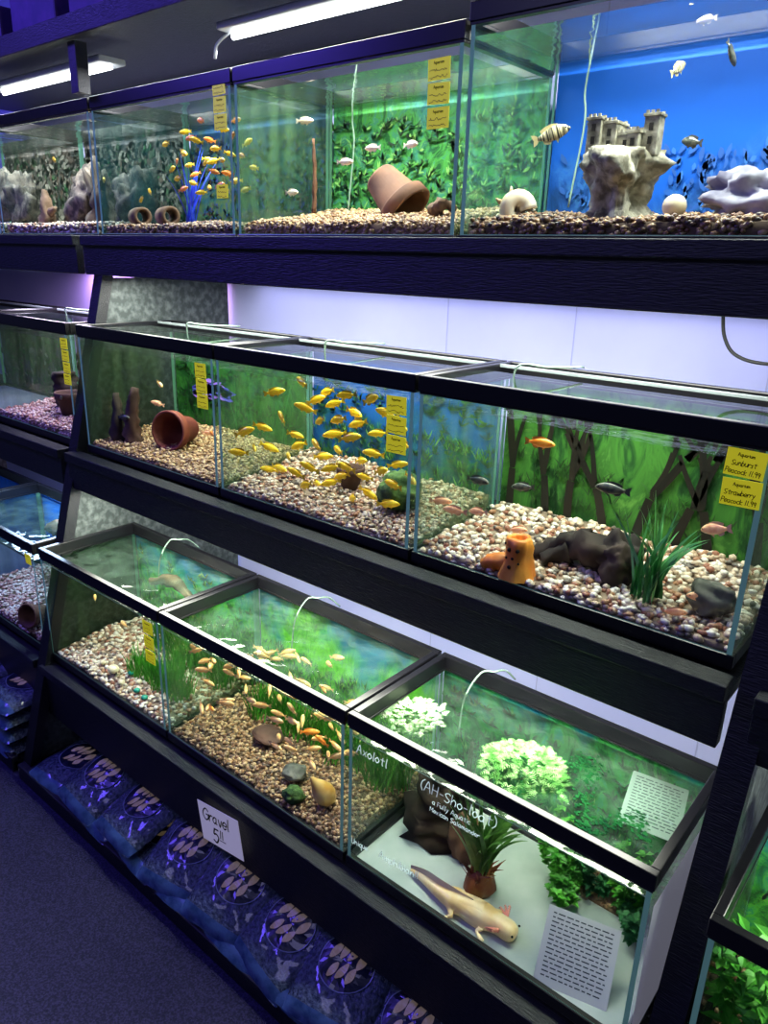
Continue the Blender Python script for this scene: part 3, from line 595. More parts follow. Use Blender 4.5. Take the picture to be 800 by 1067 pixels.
rock('rock',(.478,.235,.285),(.032,.024,.026),GREY,'grey speckled rock on pale pebbles',seed=5,amp=.3)
branch('driftwood',[([(0,0,0),(.005,0,.06),(-.01,.01,.12)],[.020,.015,.006]),([(0,0,.03),(.025,0,.07)],[.011,.004])],WOOD,'upright dark driftwood stump in aquarium',loc=(-1.0,.21,.262))
branch('driftwood',[([(0,0,0),(.0,0,.07),(.008,.01,.14)],[.021,.017,.010])],TERD,'tall brown driftwood piece in aquarium',loc=(-.945,.22,.262))
branch('driftwood',[([(0,0,0),(.0,0,.05),(-.02,.01,.10)],[.025,.018,.007]),([(0,0,.03),(.05,0,.05)],[.014,.006])],WOODL,'light brown driftwood on gravel',loc=(-1.5,.34,.785))
branch('driftwood',[([(0,0,0),(.02,0,.07),(-.01,.01,.18)],[.03,.02,.008]),([(0,0,.05),(.05,0,.13)],[.016,.006]),([(0,0,.08),(-.05,0,.15)],[.014,.005])],WOOD,'branching dark driftwood in aquarium',loc=(-1.3,.38,.785))
branch('driftwood',[([(0,0,0),(.0,0,.06),(.0,.0,.12)],[.036,.033,.028])],WOOD,'thick dark upright log in aquarium',loc=(-1.42,.3,.262))
rock('rock',(-1.40,.42,.85),(.08,.04,.09),CROCK,'tall craggy brown rock pile in aquarium',seed=9,amp=.7)
rock('rock',(-1.17,.42,.84),(.07,.04,.08),CROCK,'dark craggy brown rock in aquarium',seed=11,amp=.7)
rock('rock',(-1.8,.42,.85),(.10,.05,.09),CROCK,'wide craggy dark rock in aquarium',seed=15,amp=.7)
branch('stick',[([(0,0,0),(.002,0,.07),(-.002,0,.14)],[.005,.004,.003])],TER,'thin brown stick upright in tan gravel','stick',loc=(-.455,.38,.81))
branch('driftwood',[([(0,0,0),(.02,0,.012),(.045,.01,.006)],[.01,.011,.004])],WOODL,'small driftwood chip on tan gravel',loc=(-.12,.34,.805))
rock('moss_ball',(-.115,.27,.305),(.045,.038,.038),MOSS,'green moss covered round ornament','moss ball',seed=3,amp=.25)
branch('driftwood',[([(0,0,0),(.0,0,.06),(.01,.01,.13)],[.055,.045,.024]),([(-.01,0,.05),(-.03,-.01,.11)],[.022,.009]),([(.02,0,.06),(.05,0,.12)],[.018,.007]),([(.04,.03,0),(.05,.03,.2)],[.005,.004])],WOOD,'large dark driftwood stump in axolotl tank',loc=(.08,.17,-.305))
branch('driftwood',[([(-.09,0,-.01),(-.03,.01,.03),(.04,0,.035),(.09,0,.06)],[.008,.007,.006,.003]),([(.02,0,.035),(.05,.01,.0)],[.005,.003])],WOODL,'thin brown branch among plants in axolotl tank',loc=(.42,.23,-.27))  # added with the plants that stand in for the refracted backdrop
branch('driftwood',[([(-.09,0,0),(0,.01,.025),(.1,0,.0)],[.008,.016,.006])],WOODL,'brown driftwood near water surface',loc=(-.8,.2,-.1))
branch('driftwood',[([(-.06,0,0),(0,.01,.015),(.08,0,.0)],[.008,.02,.008])],WOODL,'flat brown driftwood in blue tank',loc=(-1.35,.18,-.08))
rock('rock',(-.21,.075,-.277),(.028,.022,.014),GREY,'dark flat rock on brown gravel',seed=6)
rock('rock',(-.165,.03,-.279),(.022,.018,.016),MOSS,'greenish rock on brown gravel',seed=7)
rock('rock',(-.34,.12,-.272),(.04,.03,.012),TERD,'flat brown stone slab on gravel',seed=8,amp=.1)
rock('rock',(.40,.39,.818),(.065,.04,.036),WROCK,'pale grey craggy rock on brown gravel',seed=12,amp=.5)
rock('pebble',(-.84,.045,-.277),(.016,.014,.011),WHITE,'large smooth white pebble on gravel','pebble',seed=4,amp=.08,sub=3)
GP=mat('green_pebble',(.02,.3,.2),.2)
for i,(x,y) in enumerate(((-.78,.03),(-.72,.035),(-.75,.06),(-.68,.03),(-.9,.05),(-.8,.07))):
    rock('pebble',(x,y,-.283),(.009,.008,.006),GP if i%2 else WHITE,'small glassy %s pebble on gravel'%('green' if i%2 else 'white'),'pebble',seed=i,amp=.08,sub=2,group='decorative pebbles')
bm=bmesh.new(); lathe(bm,[(.0005,-.028),(.012,-.024),(.018,-.012),(.018,0),(.013,.012),(.008,.022),(.004,.032),(.0005,.036)],24)
for v in bm.verts: v.co*=1.2
meta(frombm('snail_shell',bm,mat('yellow_shell',(.65,.33,.08),.3,col2=(.8,.58,.25),nscale=20),None,(-.115,.06,-.262),True,(math.radians(25),math.radians(-20),0)),'yellow orange cone shell on brown gravel','shell')
bm=bmesh.new(); P=[];Rr=[]
for i in range(60):
    t=i/59; th=t*6*math.pi; rad=.018*(1-t)**1.2+.001
    P.append((math.cos(th)*rad,-.02+.055*t,math.sin(th)*rad)); Rr.append(.014*(1-t)**1.1+.0012)
loft(bm,P,Rr,12)
for k in range(7):
    a=k*.9; loft(bm,[(math.cos(a)*.024,-.012+.004*k,math.sin(a)*.024),(math.cos(a)*.036,-.014+.004*k,math.sin(a)*.036)],[.005,.001],8)
meta(frombm('conch_shell',bm,SHELL,None,(.03,.36,.808),True,(0,0,math.radians(60))),'spiky cream and orange conch shell on gravel','shell')
bm=bmesh.new(); bmesh.ops.create_uvsphere(bm,u_segments=28,v_segments=18,radius=.017)
for v in bm.verts: v.co.z*=.97; v.co*=1+.015*noise.noise(v.co*60)
meta(frombm('marble_ball',bm,WHITE,None,(.30,.36,.808),True),'cream white ball resting on brown gravel','ball')
# castle on rock
CA=empty('castle_ornament',(.20,.39,.786),'grey stone castle ruin ornament on tall craggy rock','castle ornament')
bm=bmesh.new(); loft(bm,[(.0,0,0),(.0,0,.02),(0,0,.045),(0,0,.066),(.0,0,.085),(.0,0,.104)],[.052,.036,.034,.050,.060,.050],32,nz=.8,seed=4)
bmesh.ops.subdivide_edges(bm,edges=bm.edges[:],cuts=2,use_grid_fill=True)
for v in bm.verts:
    d=noise.fractal(v.co*55,.6,2,5); v.co+=Vector((v.co.x,v.co.y,.001)).normalized()*d*.010+Vector((0,0,.003*noise.noise(v.co*70)))
frombm('rock_base',bm,STONE,CA,smooth=True)
bm=bmesh.new()
def tower(x,y,z,w,d,h):
    bmbox(bm,x-w/2,x+w/2,y-d/2,y+d/2,z,z+h,.0008); bmbox(bm,x-w/2-.002,x+w/2+.002,y-d/2-.002,y+d/2+.002,z+h,z+h+.004,.0005)
    n=max(3,int(w/.007))
    for i in range(n):
        cx=x-w/2+w*(i+.5)/n
        for yy in (y-d/2,y+d/2): bmbox(bm,cx-.002,cx+.002,yy-.0018,yy+.0018,z+h+.004,z+h+.008)
tower(-.030,0,.098,.046,.04,.042); tower(.012,.004,.098,.046,.036,.026); tower(-.040,-.018,.098,.022,.018,.048); tower(.044,-.004,.094,.022,.022,.052); tower(.022,-.018,.094,.018,.014,.030)
frombm('castle',bm,STONE,CA)
bm=bmesh.new()
for x,y,z in ((-.040,-.0275,.135),(-.040,-.0275,.118),(-.018,-.0205,.128),(-.018,-.0205,.112),(.006,-.0145,.112),(.044,-.0155,.132),(.044,-.0155,.114),(.022,-.0255,.112)):
    bmbox(bm,x-.003,x+.003,y-.0006,y+.002,z-.005,z+.005)
frombm('windows',bm,BLACK,CA)
# orange ornament
OR=empty('boot_ornament',(.20,.178,.258),'orange ceramic boot shaped ornament with dark holes on pebbles','ornament')
bm=bmesh.new(); lathe(bm,[(.030,-.004),(.028,.008),(.024,.02),(.020,.034),(.022,.048),(.020,.060),(.015,.063),(.013,.058),(.012,.045),(.0005,.044)],28,nz=.28,seed=2)
loft(bm,interp([(-.008,0,.010),(-.030,-.004,.012),(-.048,-.008,.008),(-.060,-.010,.004)],4),lerpl([.018,.015,.012,.006],4),14,nz=.3,seed=5)
frombm('ornament_body',bm,ORN,OR,smooth=True)
bm=bmesh.new()
for x,z,s,yy in ((-.006,.045,.0036,-.0205),(.008,.046,.0036,-.020),(.001,.032,.003,-.0205),(-.011,.030,.002,-.019),(.012,.026,.002,-.021),(-.002,.018,.003,-.0245),(-.016,.052,.002,-.015)):
    sphere(bm,(x,yy,z),s)
frombm('holes',bm,BLACK,OR)

# ------------------------------------------------------------ plants
def blades(name,n,spread,h,w,col,label,loc,seed,arch=.6,cat='aquatic plant',parent=None):
    rs=random.Random(seed); bm=bmesh.new()
    for i in range(n):
        a=rs.uniform(0,6.28); rr=rs.random()**.7*spread; x,y=math.cos(a)*rr,math.sin(a)*rr
        L=h*rs.uniform(.6,1.1); tilt=rs.uniform(.02,.3); ta=rs.uniform(0,6.28); prev=None; p=Vector((x,y,0)); n2=9; c=arch*rs.uniform(.2,1)
        side=Vector((-math.sin(ta+1),math.cos(ta+1),0))
        for k in range(n2+1):
            t=k/n2; ww=w*(1-t**3)*.5+.0002; cur=(bm.verts.new(p-side*ww),bm.verts.new(p+side*ww))
            if prev: bm.faces.new((prev[0],prev[1],cur[1],cur[0]))
            prev=cur; an=tilt+c*t; p=p+Vector((math.cos(ta)*math.sin(an),math.sin(ta)*math.sin(an),math.cos(an)))*L/n2
    o=frombm(name,bm,col,parent,loc,True)
    if label: meta(o,label,cat)
    return o
LEAFG=mat('leaf_green',(.05,.32,.02),.5,col2=(.12,.5,.04),nscale=30)
LEAFG2=mat('leaf_grass_green',(.03,.20,.015),.5,col2=(.09,.40,.03),nscale=30)
LEAFB=mat('leaf_bluegreen',(.04,.24,.06),.4,col2=(.15,.46,.15),nscale=30)
LEAFP=mat('leaf_pale',(.08,.32,.05),.6,col2=(.34,.60,.24),nscale=70,spec=.2)
LEAFD=mat('leaf_dark',(.004,.035,.012),.9,col2=(.01,.08,.02),nscale=30,spec=0)
LEAFM=mat('leaf_moss_green',(.01,.09,.03),.6,col2=(.04,.22,.06),nscale=30)
LEAFR=mat('leaf_red',(.18,.03,.015),.5,col2=(.25,.11,.03),nscale=30)
BLUEP=mat('leaf_blue',(.01,.02,.35),.4,col2=(.02,.07,.6),nscale=30,emit=(.01,.03,.6),es=.06)  # blue leaves given a faint self-glow
blades('grass_plant',44,.022,.145,.0068,LEAFB,'tall green grass plant rooted in pebbles',(.395,.21,.268),1,arch=1.1)
blades('blue_plant',16,.015,.18,.005,BLUEP,'tall bright blue plastic plant among yellow fish',(-.87,.37,.785),8,arch=.5)
for i,(x,y) in enumerate(((-.80,.09),(-.75,.1),(-.70,.09),(-.66,.10),(-.62,.09),(-.72,.14))):
    blades('grass_tuft',100,.028,.075,.0026,LEAFG,'bright green grass tuft on white gravel',(x,y,-.29),20+i,arch=.3)['group']='grass tufts'
for i,x in enumerate((-.86,-.79,-.73,-.67,-.60)):  # added hedge imitates the backdrop as refracted through the front
    blades('grass_tuft',90,.036,.13,.003,LEAFG2,'tall green grass clump along tank back',(x,.2+.01*(i%2),-.288),40+i,arch=.45)['group']='grass clumps along tank backs'
for i,x in enumerate((-.42,-.37,-.31,-.25,-.19,-.13,-.07,-.035)):  # added row of clumps imitates the refracted green backdrop
    blades('grass_tuft',95,.032,.10+.012*(i%3),.0028,LEAFG2,'green grass clump behind brown gravel',(x,.175+.015*(i%2),-.286),50+i,arch=.45)['group']='grass clumps along tank backs'
def leafy(name,stems,h,col,label,loc,seed,leafL=.02,leafW=.006,spread=.03,cat='aquatic plant'):
    rs=random.Random(seed); bm=bmesh.new()
    for s in range(stems):
        a=rs.uniform(0,6.28); b=Vector((math.cos(a)*spread*rs.random(),math.sin(a)*spread*rs.random(),0)); top=b*2.0+Vector((rs.uniform(-.02,.02),rs.uniform(-.02,.02),h*rs.uniform(.6,1.05)))
        pth=interp([b,(b+top)/2+Vector((rs.uniform(-.01,.01),0,0)),top],6); loft(bm,pth,[.0014]*len(pth),5)
        for k,p in enumerate(pth[2:]):
            for j in range(4):
                an=rs.uniform(0,6.28); d=Vector((math.cos(an),math.sin(an),rs.uniform(.1,.7))).normalized(); sd=d.cross(Vector((0,0,1))).normalized(); L=leafL*rs.uniform(.7,1.2)
                v=[bm.verts.new(p),bm.verts.new(p+d*L*.45+sd*leafW),bm.verts.new(p+d*L+Vector((0,0,-.25*L))),bm.verts.new(p+d*L*.45-sd*leafW)]
                bm.faces.new((v[0],v[1],v[2])); bm.faces.new((v[0],v[2],v[3]))
    return meta(frombm(name,bm,col,None,loc),label,cat)
leafy('leafy_plant',7,.26,LEAFG,'tall leafy green stem plant in open aquarium',(.665,.06,-.27),3,.03,.007)
leafy('leafy_plant',6,.26,LEAFG,'tall leafy green stem plant in open aquarium',(.74,.12,-.27),4,.03,.007)
for i,(x,y,h) in enumerate(((.32,.215,.13),(.38,.225,.11),(.44,.215,.12),(.49,.22,.10),(.35,.18,.05),(.46,.185,.05))):  # added planting imitates the backdrop refracted by the water
    leafy('leafy_plant',9,h,LEAFM if i%2 else LEAFG2,'leafy green plant at back of axolotl tank',(x,y,-.302),60+i,.016,.005,.022)['group']='plants at the back of the axolotl tank'
PP=empty('potted_plant',(.225,.10,-.307),'reddish weighted plastic plant with green leaves in axolotl tank','aquatic plant')
bm=bmesh.new(); lathe(bm,[(.0005,0),(.022,0),(.026,.012),(.022,.035),(.013,.05),(.001,.051)],20,nz=.3); frombm('base',bm,LEAFR,PP,smooth=True)
blades('red_leaves',60,.02,.065,.006,LEAFR,None,(0,0,.01),31,arch=1.2,parent=PP)
blades('green_leaves',80,.014,.165,.008,mat('leaf_mid',(.06,.2,.03),.4,col2=(.16,.36,.07),nscale=30),None,(0,0,.045),32,arch=.9,parent=PP)
def floating(loc,rx,ry,n,hh,col,label,seed,name='floating_plant',ls=.011):
    rs=random.Random(seed); bm=bmesh.new()
    for i in range(n):
        a=rs.uniform(0,6.28); q=math.sqrt(rs.random()); q*=.6+.8*abs(noise.noise(Vector((math.cos(a)*3+seed,math.sin(a)*3,0))))+.25; x,y=math.cos(a)*q*rx,math.sin(a)*q*ry
        z=hh*max(0,1-q*q)*rs.uniform(.2,1); d=Vector((math.cos(a+rs.uniform(-.9,.9)),math.sin(a+rs.uniform(-.9,.9)),rs.uniform(.0,1.2))).normalized()
        sd=d.cross(Vector((0,0,1))).normalized(); p=Vector((x,y,z)); L=ls*rs.uniform(.7,1.6)
        # feathery frond: thin midrib with paired leaflets
        for k in range(1,6):
            t=k/5; c=p+d*L*t+Vector((0,0,-L*.35*t*t)); ll=L*.34*(1.15-t*.8)
            for s in (-1,1):
                e=c+sd*s*ll+d*ll*.5+Vector((0,0,-ll*.2)); wv=d*ll*.28
                bm.faces.new([bm.verts.new(v) for v in (c-wv,e-wv*.3,e+wv*.5,c+wv)])
    return meta(frombm(name,bm,col,None,loc),label,'floating plant')
floating((.275,.12,-.042),.064,.056,520,.036,LEAFP,'bushy pale green floating fern on water surface',1,ls=.013)
floating((.055,.12,-.042),.05,.048,260,.006,mat('leaf_frosty',(.2,.36,.18),.6,col2=(.5,.62,.42),nscale=70,spec=.2),'flat frosty pale floating fern on water surface',2,ls=.012)
rs=random.Random(5); bm=bmesh.new()
for i in range(420):
    t=rs.random(); x=.32+.16*t+rs.gauss(0,.008); y=.17-.10*t+.05*math.sin(t*9)+rs.gauss(0,.012)
    if not(.02<x<.515 and .02<y<.26): continue
    a=rs.uniform(0,6.28); r1=rs.uniform(.0016,.0034); bm.faces.new([bm.verts.new((x+r1*math.cos(a+q*1.047),y+r1*.7*math.sin(a+q*1.047),-.0405+.0004*rs.random())) for q in range(6)])
meta(frombm('duckweed',bm,LEAFD),'scattered dark green duckweed on water surface','floating plant',None,'stuff')

# ------------------------------------------------------------ axolotl
AX=mat('axolotl_skin',(.88,.60,.22),.35,col2=(.95,.76,.42),nscale=30,coat=.3,emit=(.9,.66,.3),es=.06)  # skin given a faint self-glow
def skinobj(name,verts,edges,radii,m,loc,root=0,rot=None):
    me=bpy.data.meshes.new(name); me.from_pydata(verts,edges,[]); me.materials.append(m)
    o=bpy.data.objects.new(name,me); o.location=loc; link(o)
    if rot:o.rotation_euler=rot
    sk=o.modifiers.new('skin','SKIN'); sk.use_smooth_shade=True
    for i,r_ in enumerate(radii):
        v=me.skin_vertices[0].data[i]; v.radius=r_ if isinstance(r_,tuple) else (r_,r_); v.use_root=(i==root)
    ss=o.modifiers.new('sub','SUBSURF'); ss.levels=2; ss.render_levels=2
    return o
sp=[(-.115,.012,.008),(-.085,.008,.010),(-.05,0,.012),(-.02,-.002,.013),(.01,0,.014),(.035,.002,.014),(.052,.002,.013),(.07,0,.013),(.088,-.002,.011)]
sr=[.003,.008,.013,.017,.019,.0175,.0145,.0185,.013]
vs=list(sp); ed=[(i,i+1) for i in range(8)]; rd=list(sr)
def limb(base,pts,rr):
    p=base
    for q,r_ in zip(pts,rr):
        vs.append(q); rd.append(r_); ed.append((p,len(vs)-1)); p=len(vs)-1
    return p
for s in (-1,1):
    e=limb(5,[(.036,s*.018,.008),(.031,s*.025,.005),(.040,s*.030,.003)],[.0048,.0037,.003])
    for dx,dy in ((.008,.001),(.007,.004),(.003,.006)): limb(e,[(.04+dx,s*(.030+dy),.002)],[.0013])
    e=limb(3,[(-.02,s*.018,.008),(-.013,s*.025,.005),(-.022,s*.030,.003)],[.0053,.004,.003])
    for dx,dy in ((.007,.002),(.003,.006),(-.003,.006)): limb(e,[(-.022+dx,s*(.030+dy),.002)],[.0013])
AXO=skinobj('axolotl',vs,ed,rd,AX,(.236,.046,-.306),4,(0,0,math.radians(4))); AXO.scale=(1.06,1.06,1.06); meta(AXO,'pale golden axolotl resting on the bare tank bottom','axolotl')
bm=bmesh.new(); prev=None
for i,p in enumerate(interp([Vector(q) for q in sp[:5]],4)):
    t=i/16; hh=.015*math.sin(math.pi*min(1,.12+.8*t))+.003
    cur=(bm.verts.new(p+Vector((0,0,hh+ (0.012*t)))),bm.verts.new(p-Vector((0,0,hh*.4*(1-t)))))
    if prev: bm.faces.new((prev[0],prev[1],cur[1],cur[0]))
    prev=cur
frombm('tail_fin',bm,mat('axolotl_fin',(.9,.72,.46),.4),AXO,smooth=True)
GIL=mat('gill_pink',(.8,.28,.2),.5)
for s in (-1,1):
    for k,a in enumerate((2.6,2.2,1.8)):
        bm=bmesh.new(); p0=Vector((.062,s*.014,.018)); d=Vector((math.cos(a),s*math.sin(a),.35+.25*k)).normalized(); pth=[p0+d*.020*t/6+Vector((0,0,-.003*(t/6)**2)) for t in range(7)]
        loft(bm,pth,[.0024,.0022,.002,.0018,.0015,.0012,.0006],6)
        for q in range(1,7):
            for w_ in (-1,1):
                loft(bm,[pth[q],pth[q]+Vector((.0026*w_,0,-.004))],[.0007,.0004],4)
        frombm('gill',bm,GIL,AXO)
    bm=bmesh.new(); bmesh.ops.create_uvsphere(bm,u_segments=10,v_segments=8,radius=.0019); frombm('eye',bm,EYE,AXO,(.084,s*.012,.018))

# ------------------------------------------------------------ labels, signs, writing
YEL=mat('yellow_card',(.92,.86,.02),.5,emit=(.95,.88,.02),es=.3); INK=mat('black_ink',(.02,.02,.01),.6); PAP=mat('white_paper',(.48,.50,.52),.6); PAP2=mat('wet_paper',(.22,.27,.26),.6); PAPS=mat('sign_paper',(.85,.83,.9),.6,emit=(.85,.8,.95),es=.2); PAINT=mat('white_paint_marker',(.72,.8,.8),.5,emit=(.8,.9,.9),es=.30)  # labels, sign paper and marker paint glow slightly in place of lamplight
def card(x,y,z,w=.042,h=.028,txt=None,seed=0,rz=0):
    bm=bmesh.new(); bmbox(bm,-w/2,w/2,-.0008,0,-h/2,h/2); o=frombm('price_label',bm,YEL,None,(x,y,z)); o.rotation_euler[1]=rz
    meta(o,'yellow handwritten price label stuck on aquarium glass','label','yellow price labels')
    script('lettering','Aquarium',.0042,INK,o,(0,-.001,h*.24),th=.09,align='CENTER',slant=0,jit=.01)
    if txt:
        for i,t in enumerate(txt): script('lettering',t,.0064,INK,o,(-.001,-.001,-h*.10-i*.0105),th=.07,align='CENTER')
    else:
        rs=random.Random(seed); bm=bmesh.new()
        for zz in (-.06,-.36):
            px=-w*.42; pz=h*zz
            while px<w*.36:
                nx_=px+rs.uniform(.0012,.0026); nz_=h*zz+rs.uniform(-.002,.0024); d=Vector((nx_-px,0,nz_-pz)).normalized(); nn=Vector((-d.z,0,d.x))*.00045
                a,b=Vector((px,-.001,pz)),Vector((nx_,-.001,nz_)); bm.faces.new([bm.verts.new(q) for q in (a-nn,b-nn,b+nn,a+nn)]); px,pz=nx_,nz_
        frombm('lettering',bm,INK,o)
def col(x,y,z0,n,seed,w=.038,h=.028,step=.031):
    for i in range(n): card(x+.001*((i*7)%3-1),y,z0-i*step,w,h,None,seed+i,rz=.02*((i*5)%3-1))
yt=TY+.0015; ym=MY+.0015; yb=.0015
col(-.588,yt,1.035,3,10); card(-.59,yt,.846,.036,.026,None,14)
col(-.052,yt,1.004,3,20,.042,.03,.034)
col(-1.117,ym,.5,4,30,.034,.027,.030)
col(-.558,ym,.495,3,40,.036,.03,.032); col(-.034,ym,.497,3,50,.042,.030,.033)
card(.507,ym,.503,.046,.034,['Sunburst','Peacock 11.99'],60,.03); card(.508,ym,.466,.046,.034,['Strawberry','Peacock 11.99'],61,-.02)
col(-.592,yb,-.055,3,70,.036,.03,.036)
col(-1.14,yb,-.05,1,80,.03,.028,.03)
SG=empty('price_sign',(-.318,-.036,-.412),'white paper gravel price sign on black shelf edge','sign')
SG.rotation_euler=(0,math.radians(-9),0)
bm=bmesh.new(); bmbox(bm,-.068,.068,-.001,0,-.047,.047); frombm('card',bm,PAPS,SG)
script('lettering','Gravel',.027,INK,SG,(-.054,-.0015,.008),th=.06,jit=.03); script('lettering','5',.034,INK,SG,(-.028,-.0015,-.036),th=.06); script('lettering','11',.02,INK,SG,(-.004,-.0015,-.022),th=.07)
box('underline',-.006,.014,-.0015,-.001,-.0285,-.027,INK,SG,0)
W=empty('glass_writing',(.27,.0,-.16),'white hand painted writing on the axolotl tank glass','writing')
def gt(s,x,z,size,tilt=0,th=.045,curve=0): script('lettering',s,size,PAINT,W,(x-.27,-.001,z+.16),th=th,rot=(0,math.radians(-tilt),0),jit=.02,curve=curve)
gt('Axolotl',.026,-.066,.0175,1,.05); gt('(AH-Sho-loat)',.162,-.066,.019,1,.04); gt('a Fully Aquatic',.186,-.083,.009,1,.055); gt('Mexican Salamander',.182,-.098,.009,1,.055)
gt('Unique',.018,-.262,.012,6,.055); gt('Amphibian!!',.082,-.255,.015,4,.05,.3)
def paper(label,loc,rot,w=.12,h=.15,seed=1,m=None):
    bm=bmesh.new(); bmbox(bm,-w/2,w/2,-h/2,h/2,0,.0006); o=frombm('paper_sheet',bm,m or PAP,None,loc,False,rot); meta(o,label,'paper','printed sheets at the axolotl tank')
    bm=bmesh.new(); rs=random.Random(seed)
    for i in range(15):
        y=h*.42-i*h*.057; x=-w*.42
        while x<w*.4:
            L=rs.uniform(.004,.012); xe=min(x+L,w*.42); bmbox(bm,x,xe,y-.0009,y+.0009,.0006,.0009); x=xe+.0025
    frombm('printed_text',bm,mat('grey_ink',(.05,.06,.07),.9,spec=0),o)
paper('white printed sheet leaning inside axolotl tank',(.425,.06,-.268),(math.radians(48),0,math.radians(14)),.11,.11)
paper('pale printed sheet lying in the tank corner at the waterline',(.462,.19,-.05),(math.radians(4),math.radians(3),math.radians(12)),.085,.12,2,PAP2)

# ------------------------------------------------------------ hoses
HOSE=mat('clear_hose',(.25,.38,.3),.25,coat=.5); CABLE=mat('black_cable',(.01,.01,.012),.4)
def hose(pts,label,m=HOSE,r_=.0018,name='air_hose'):
    bm=bmesh.new(); q=interp(pts,8); loft(bm,q,[r_]*len(q),8); meta(frombm(name,bm,m,smooth=True),label,'hose','air hoses')
for x in (-.78,-.32,.12,-1.35):
    hose([(x-.03,.31,.50),(x-.025,.30,.55),(x-.005,.29,.568),(x+.03,.31,.566),(x+.05,.40,.56)],'clear pale green air hose looped over tank rim')
for x in (-.88,-.36,.1):
    hose([(x-.02,.23,-.12),(x-.018,.24,-.05),(x-.0,.26,.0),(x+.02,.275,.005),(x+.03,.30,.0),(x+.035,.33,-.03)],'clear pale green air hose looped over tank rim')
for x in (.07,-.46):
    hose([(x-.01,.50,.82),(x+.005,.50,.95),(x,.5,1.0),(x+.01,.49,1.05),(x+.012,.5,1.11)],'clear air hose hanging into aquarium')
hose([(.35,.5,.665),(.36,.5,.62),(.385,.5,.592),(.44,.5,.585),(.55,.5,.6)],'thin black cable hanging under the shelf',CABLE,.003,'cable')

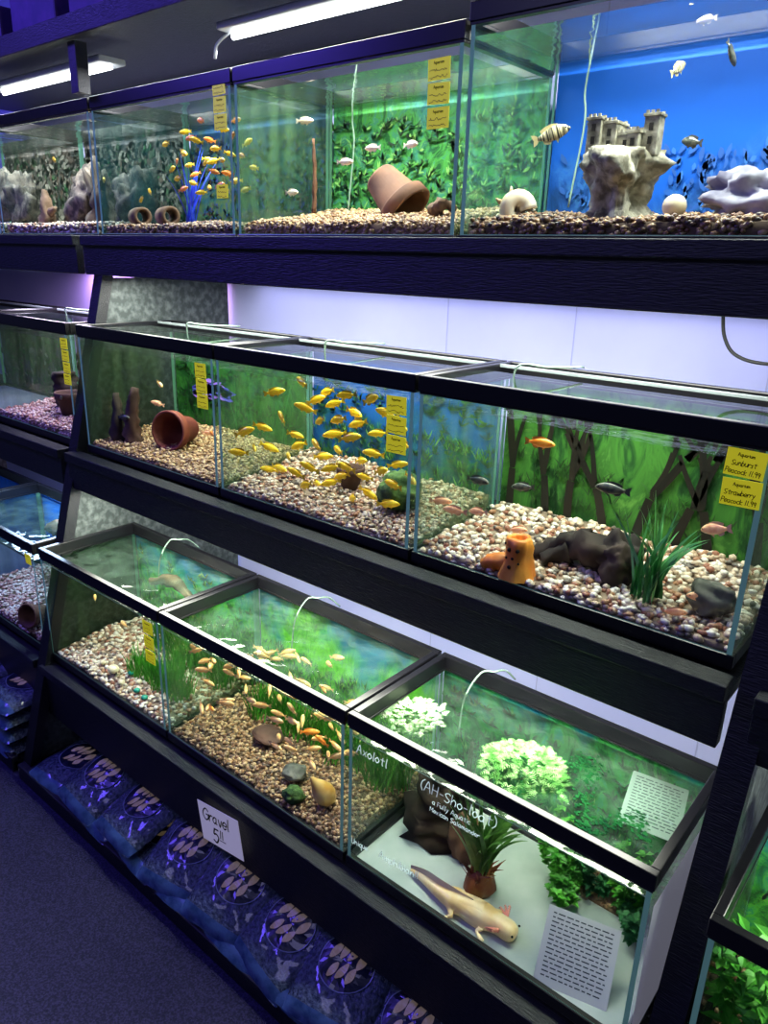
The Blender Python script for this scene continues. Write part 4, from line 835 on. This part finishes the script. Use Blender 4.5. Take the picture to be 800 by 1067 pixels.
# ------------------------------------------------------------ gravel bags
BAG=mat('bag_plastic',(.022,.035,.07),.2,col2=(.13,.17,.27),nscale=130,coat=.8,bump=1,lo=.35,hi=.75,bd=.006)
BAGB=mat('bag_header',(.02,.05,.16),.2,coat=.7,bump=.6,nscale=30,col2=(.06,.12,.30)); GOLD=mat('emblem_gold',(.56,.41,.22),.35,emit=(.65,.47,.26),es=.07,nscale=90,col2=(.7,.57,.38)); EMB=mat('emblem_navy',(.008,.014,.03),.3,coat=.4); RNG=mat('emblem_ring',(.25,.31,.42),.3)  # gold emblem given a faint glow to brighten it
def hb(u,v,s=0): return .027*max(0,(1-abs(u)**3))**.6*max(0,(1-abs(v)**4))**.6+.004*noise.noise(Vector((u*3+s,v*3,s)))+.002*noise.noise(Vector((u*8,v*8,s)))
def bagmeshes():
    w,h=.091,.113
    bm=bmesh.new(); n=28; top=[];bot=[]
    for j in range(n+1):
        for i in range(n+1):
            u=2*i/n-1;v=2*j/n-1
            top.append(bm.verts.new((w*u*(1-.06*abs(v)**3),h*v*(1-.04*abs(u)**3),hb(u,v))))
    for j in range(n+1):
        for i in range(n+1):
            u=2*i/n-1;v=2*j/n-1
            bot.append(bm.verts.new((w*u*(1-.06*abs(v)**3),h*v*(1-.04*abs(u)**3),-.35*hb(u,v)-.001)))
    for j in range(n):
        for i in range(n):
            q=j*(n+1)+i
            f=bm.faces.new((top[q],top[q+1],top[q+n+2],top[q+n+1])); f.material_index=1 if j>=n-3 or j<3 else 0
            bm.faces.new((bot[q+n+1],bot[q+n+2],bot[q+1],bot[q]))
    b=bpy.data.meshes.new('gravel_bag'); bmesh.ops.recalc_face_normals(bm,faces=bm.faces); bm.to_mesh(b); bm.free(); b.materials.append(BAG); b.materials.append(BAGB); b.polygons.foreach_set('use_smooth',[True]*len(b.polygons))
    bm=bmesh.new()
    def P(x,y,e): return (x,y,hb(x/w,y/h)+e)
    def disc(r0,r1,e,mi):
        prev=None
        for k in range(7):
            r_=r0+(r1-r0)*k/6; cur=[bm.verts.new(P(r_*math.cos(a*math.pi/16),r_*math.sin(a*math.pi/16)*.9,e)) for a in range(32)]
            if prev:
                for a in range(32): f=bm.faces.new((prev[a],cur[a],cur[(a+1)%32],prev[(a+1)%32])); f.material_index=mi
            prev=cur
    disc(.001,.056,.0015,0); disc(.0545,.0565,.0022,2)
    for (x,y,L,a) in ((-.028,.012,.034,1.15),(-.010,.020,.037,1.3),(.009,.020,.037,1.1),(.028,.012,.033,1.35),(-.019,-.020,.030,1.3),(.000,-.016,.034,1.15),(.019,-.018,.030,1.3)):
        prev=None
        for k in range(9):
            t=k/8; ww=.0074*math.sin(math.pi*min(.97,max(.03,t)))**.6
            px=x+math.cos(a)*L*(t-.5); py=y+math.sin(a)*L*(t-.5); nx,ny=-math.sin(a),math.cos(a)
            cur=(bm.verts.new(P(px+nx*ww,py+ny*ww,.0026)),bm.verts.new(P(px-nx*ww,py-ny*ww,.0026)))
            if prev: f=bm.faces.new((prev[0],prev[1],cur[1],cur[0])); f.material_index=1
            prev=cur
    e=bpy.data.meshes.new('printed_emblem'); bm.to_mesh(e); bm.free()
    for m in (EMB,GOLD,RNG): e.materials.append(m)
    return b,e
BM,EM=bagmeshes()
def bag(x,y,z,tx,rz,ty=0):
    o=bpy.data.objects.new('gravel_bag',BM); o.location=(x,y,z); o.rotation_euler=(math.radians(tx),math.radians(ty),math.radians(rz)); link(o)
    meta(o,'clear plastic gravel bag with round printed emblem','bag','gravel bags on the low shelf')
    c=bpy.data.objects.new('printed_emblem',EM); link(c,o)
for i,x in enumerate((-.80,-.62,-.44,-.27,-.115,.035,.19,.35)):
    bag(x,-.018,-.548+.012*(i%2),22+R.uniform(-5,5),R.uniform(-12,12),R.uniform(-7,7)); 
    bag(x+.07,-.012,-.597,0,R.uniform(-6,6))
for k in range(4):
    bag(-1.22,-.015,-.595+.045*k,4,R.uniform(-8,8)); bag(-1.41,-.015,-.595+.045*k,4,R.uniform(-8,8)); bag(-1.6,-.015,-.595+.045*k,4,R.uniform(-8,8))
bag(-.96,-.01,-.595,2,4)

# ------------------------------------------------------------ camera
r=Vector((.7653,.6432,.0276)); u=Vector((-.2278,.2304,.9462)); fw=Vector((-.6022,.7303,-.3228))
cam=bpy.data.cameras.new('camera'); co=bpy.data.objects.new('camera',cam); COL.objects.link(co)
M=Matrix.Identity(3)
for i in range(3): M[i][0]=r[i];M[i][1]=u[i];M[i][2]=-fw[i]
M4=M.to_quaternion().to_matrix().to_4x4(); M4.translation=(.7253,-.7949,.7247)
co.matrix_world=M4; cam.lens=26.087; cam.sensor_width=36; cam.clip_start=.01; SC.camera=co
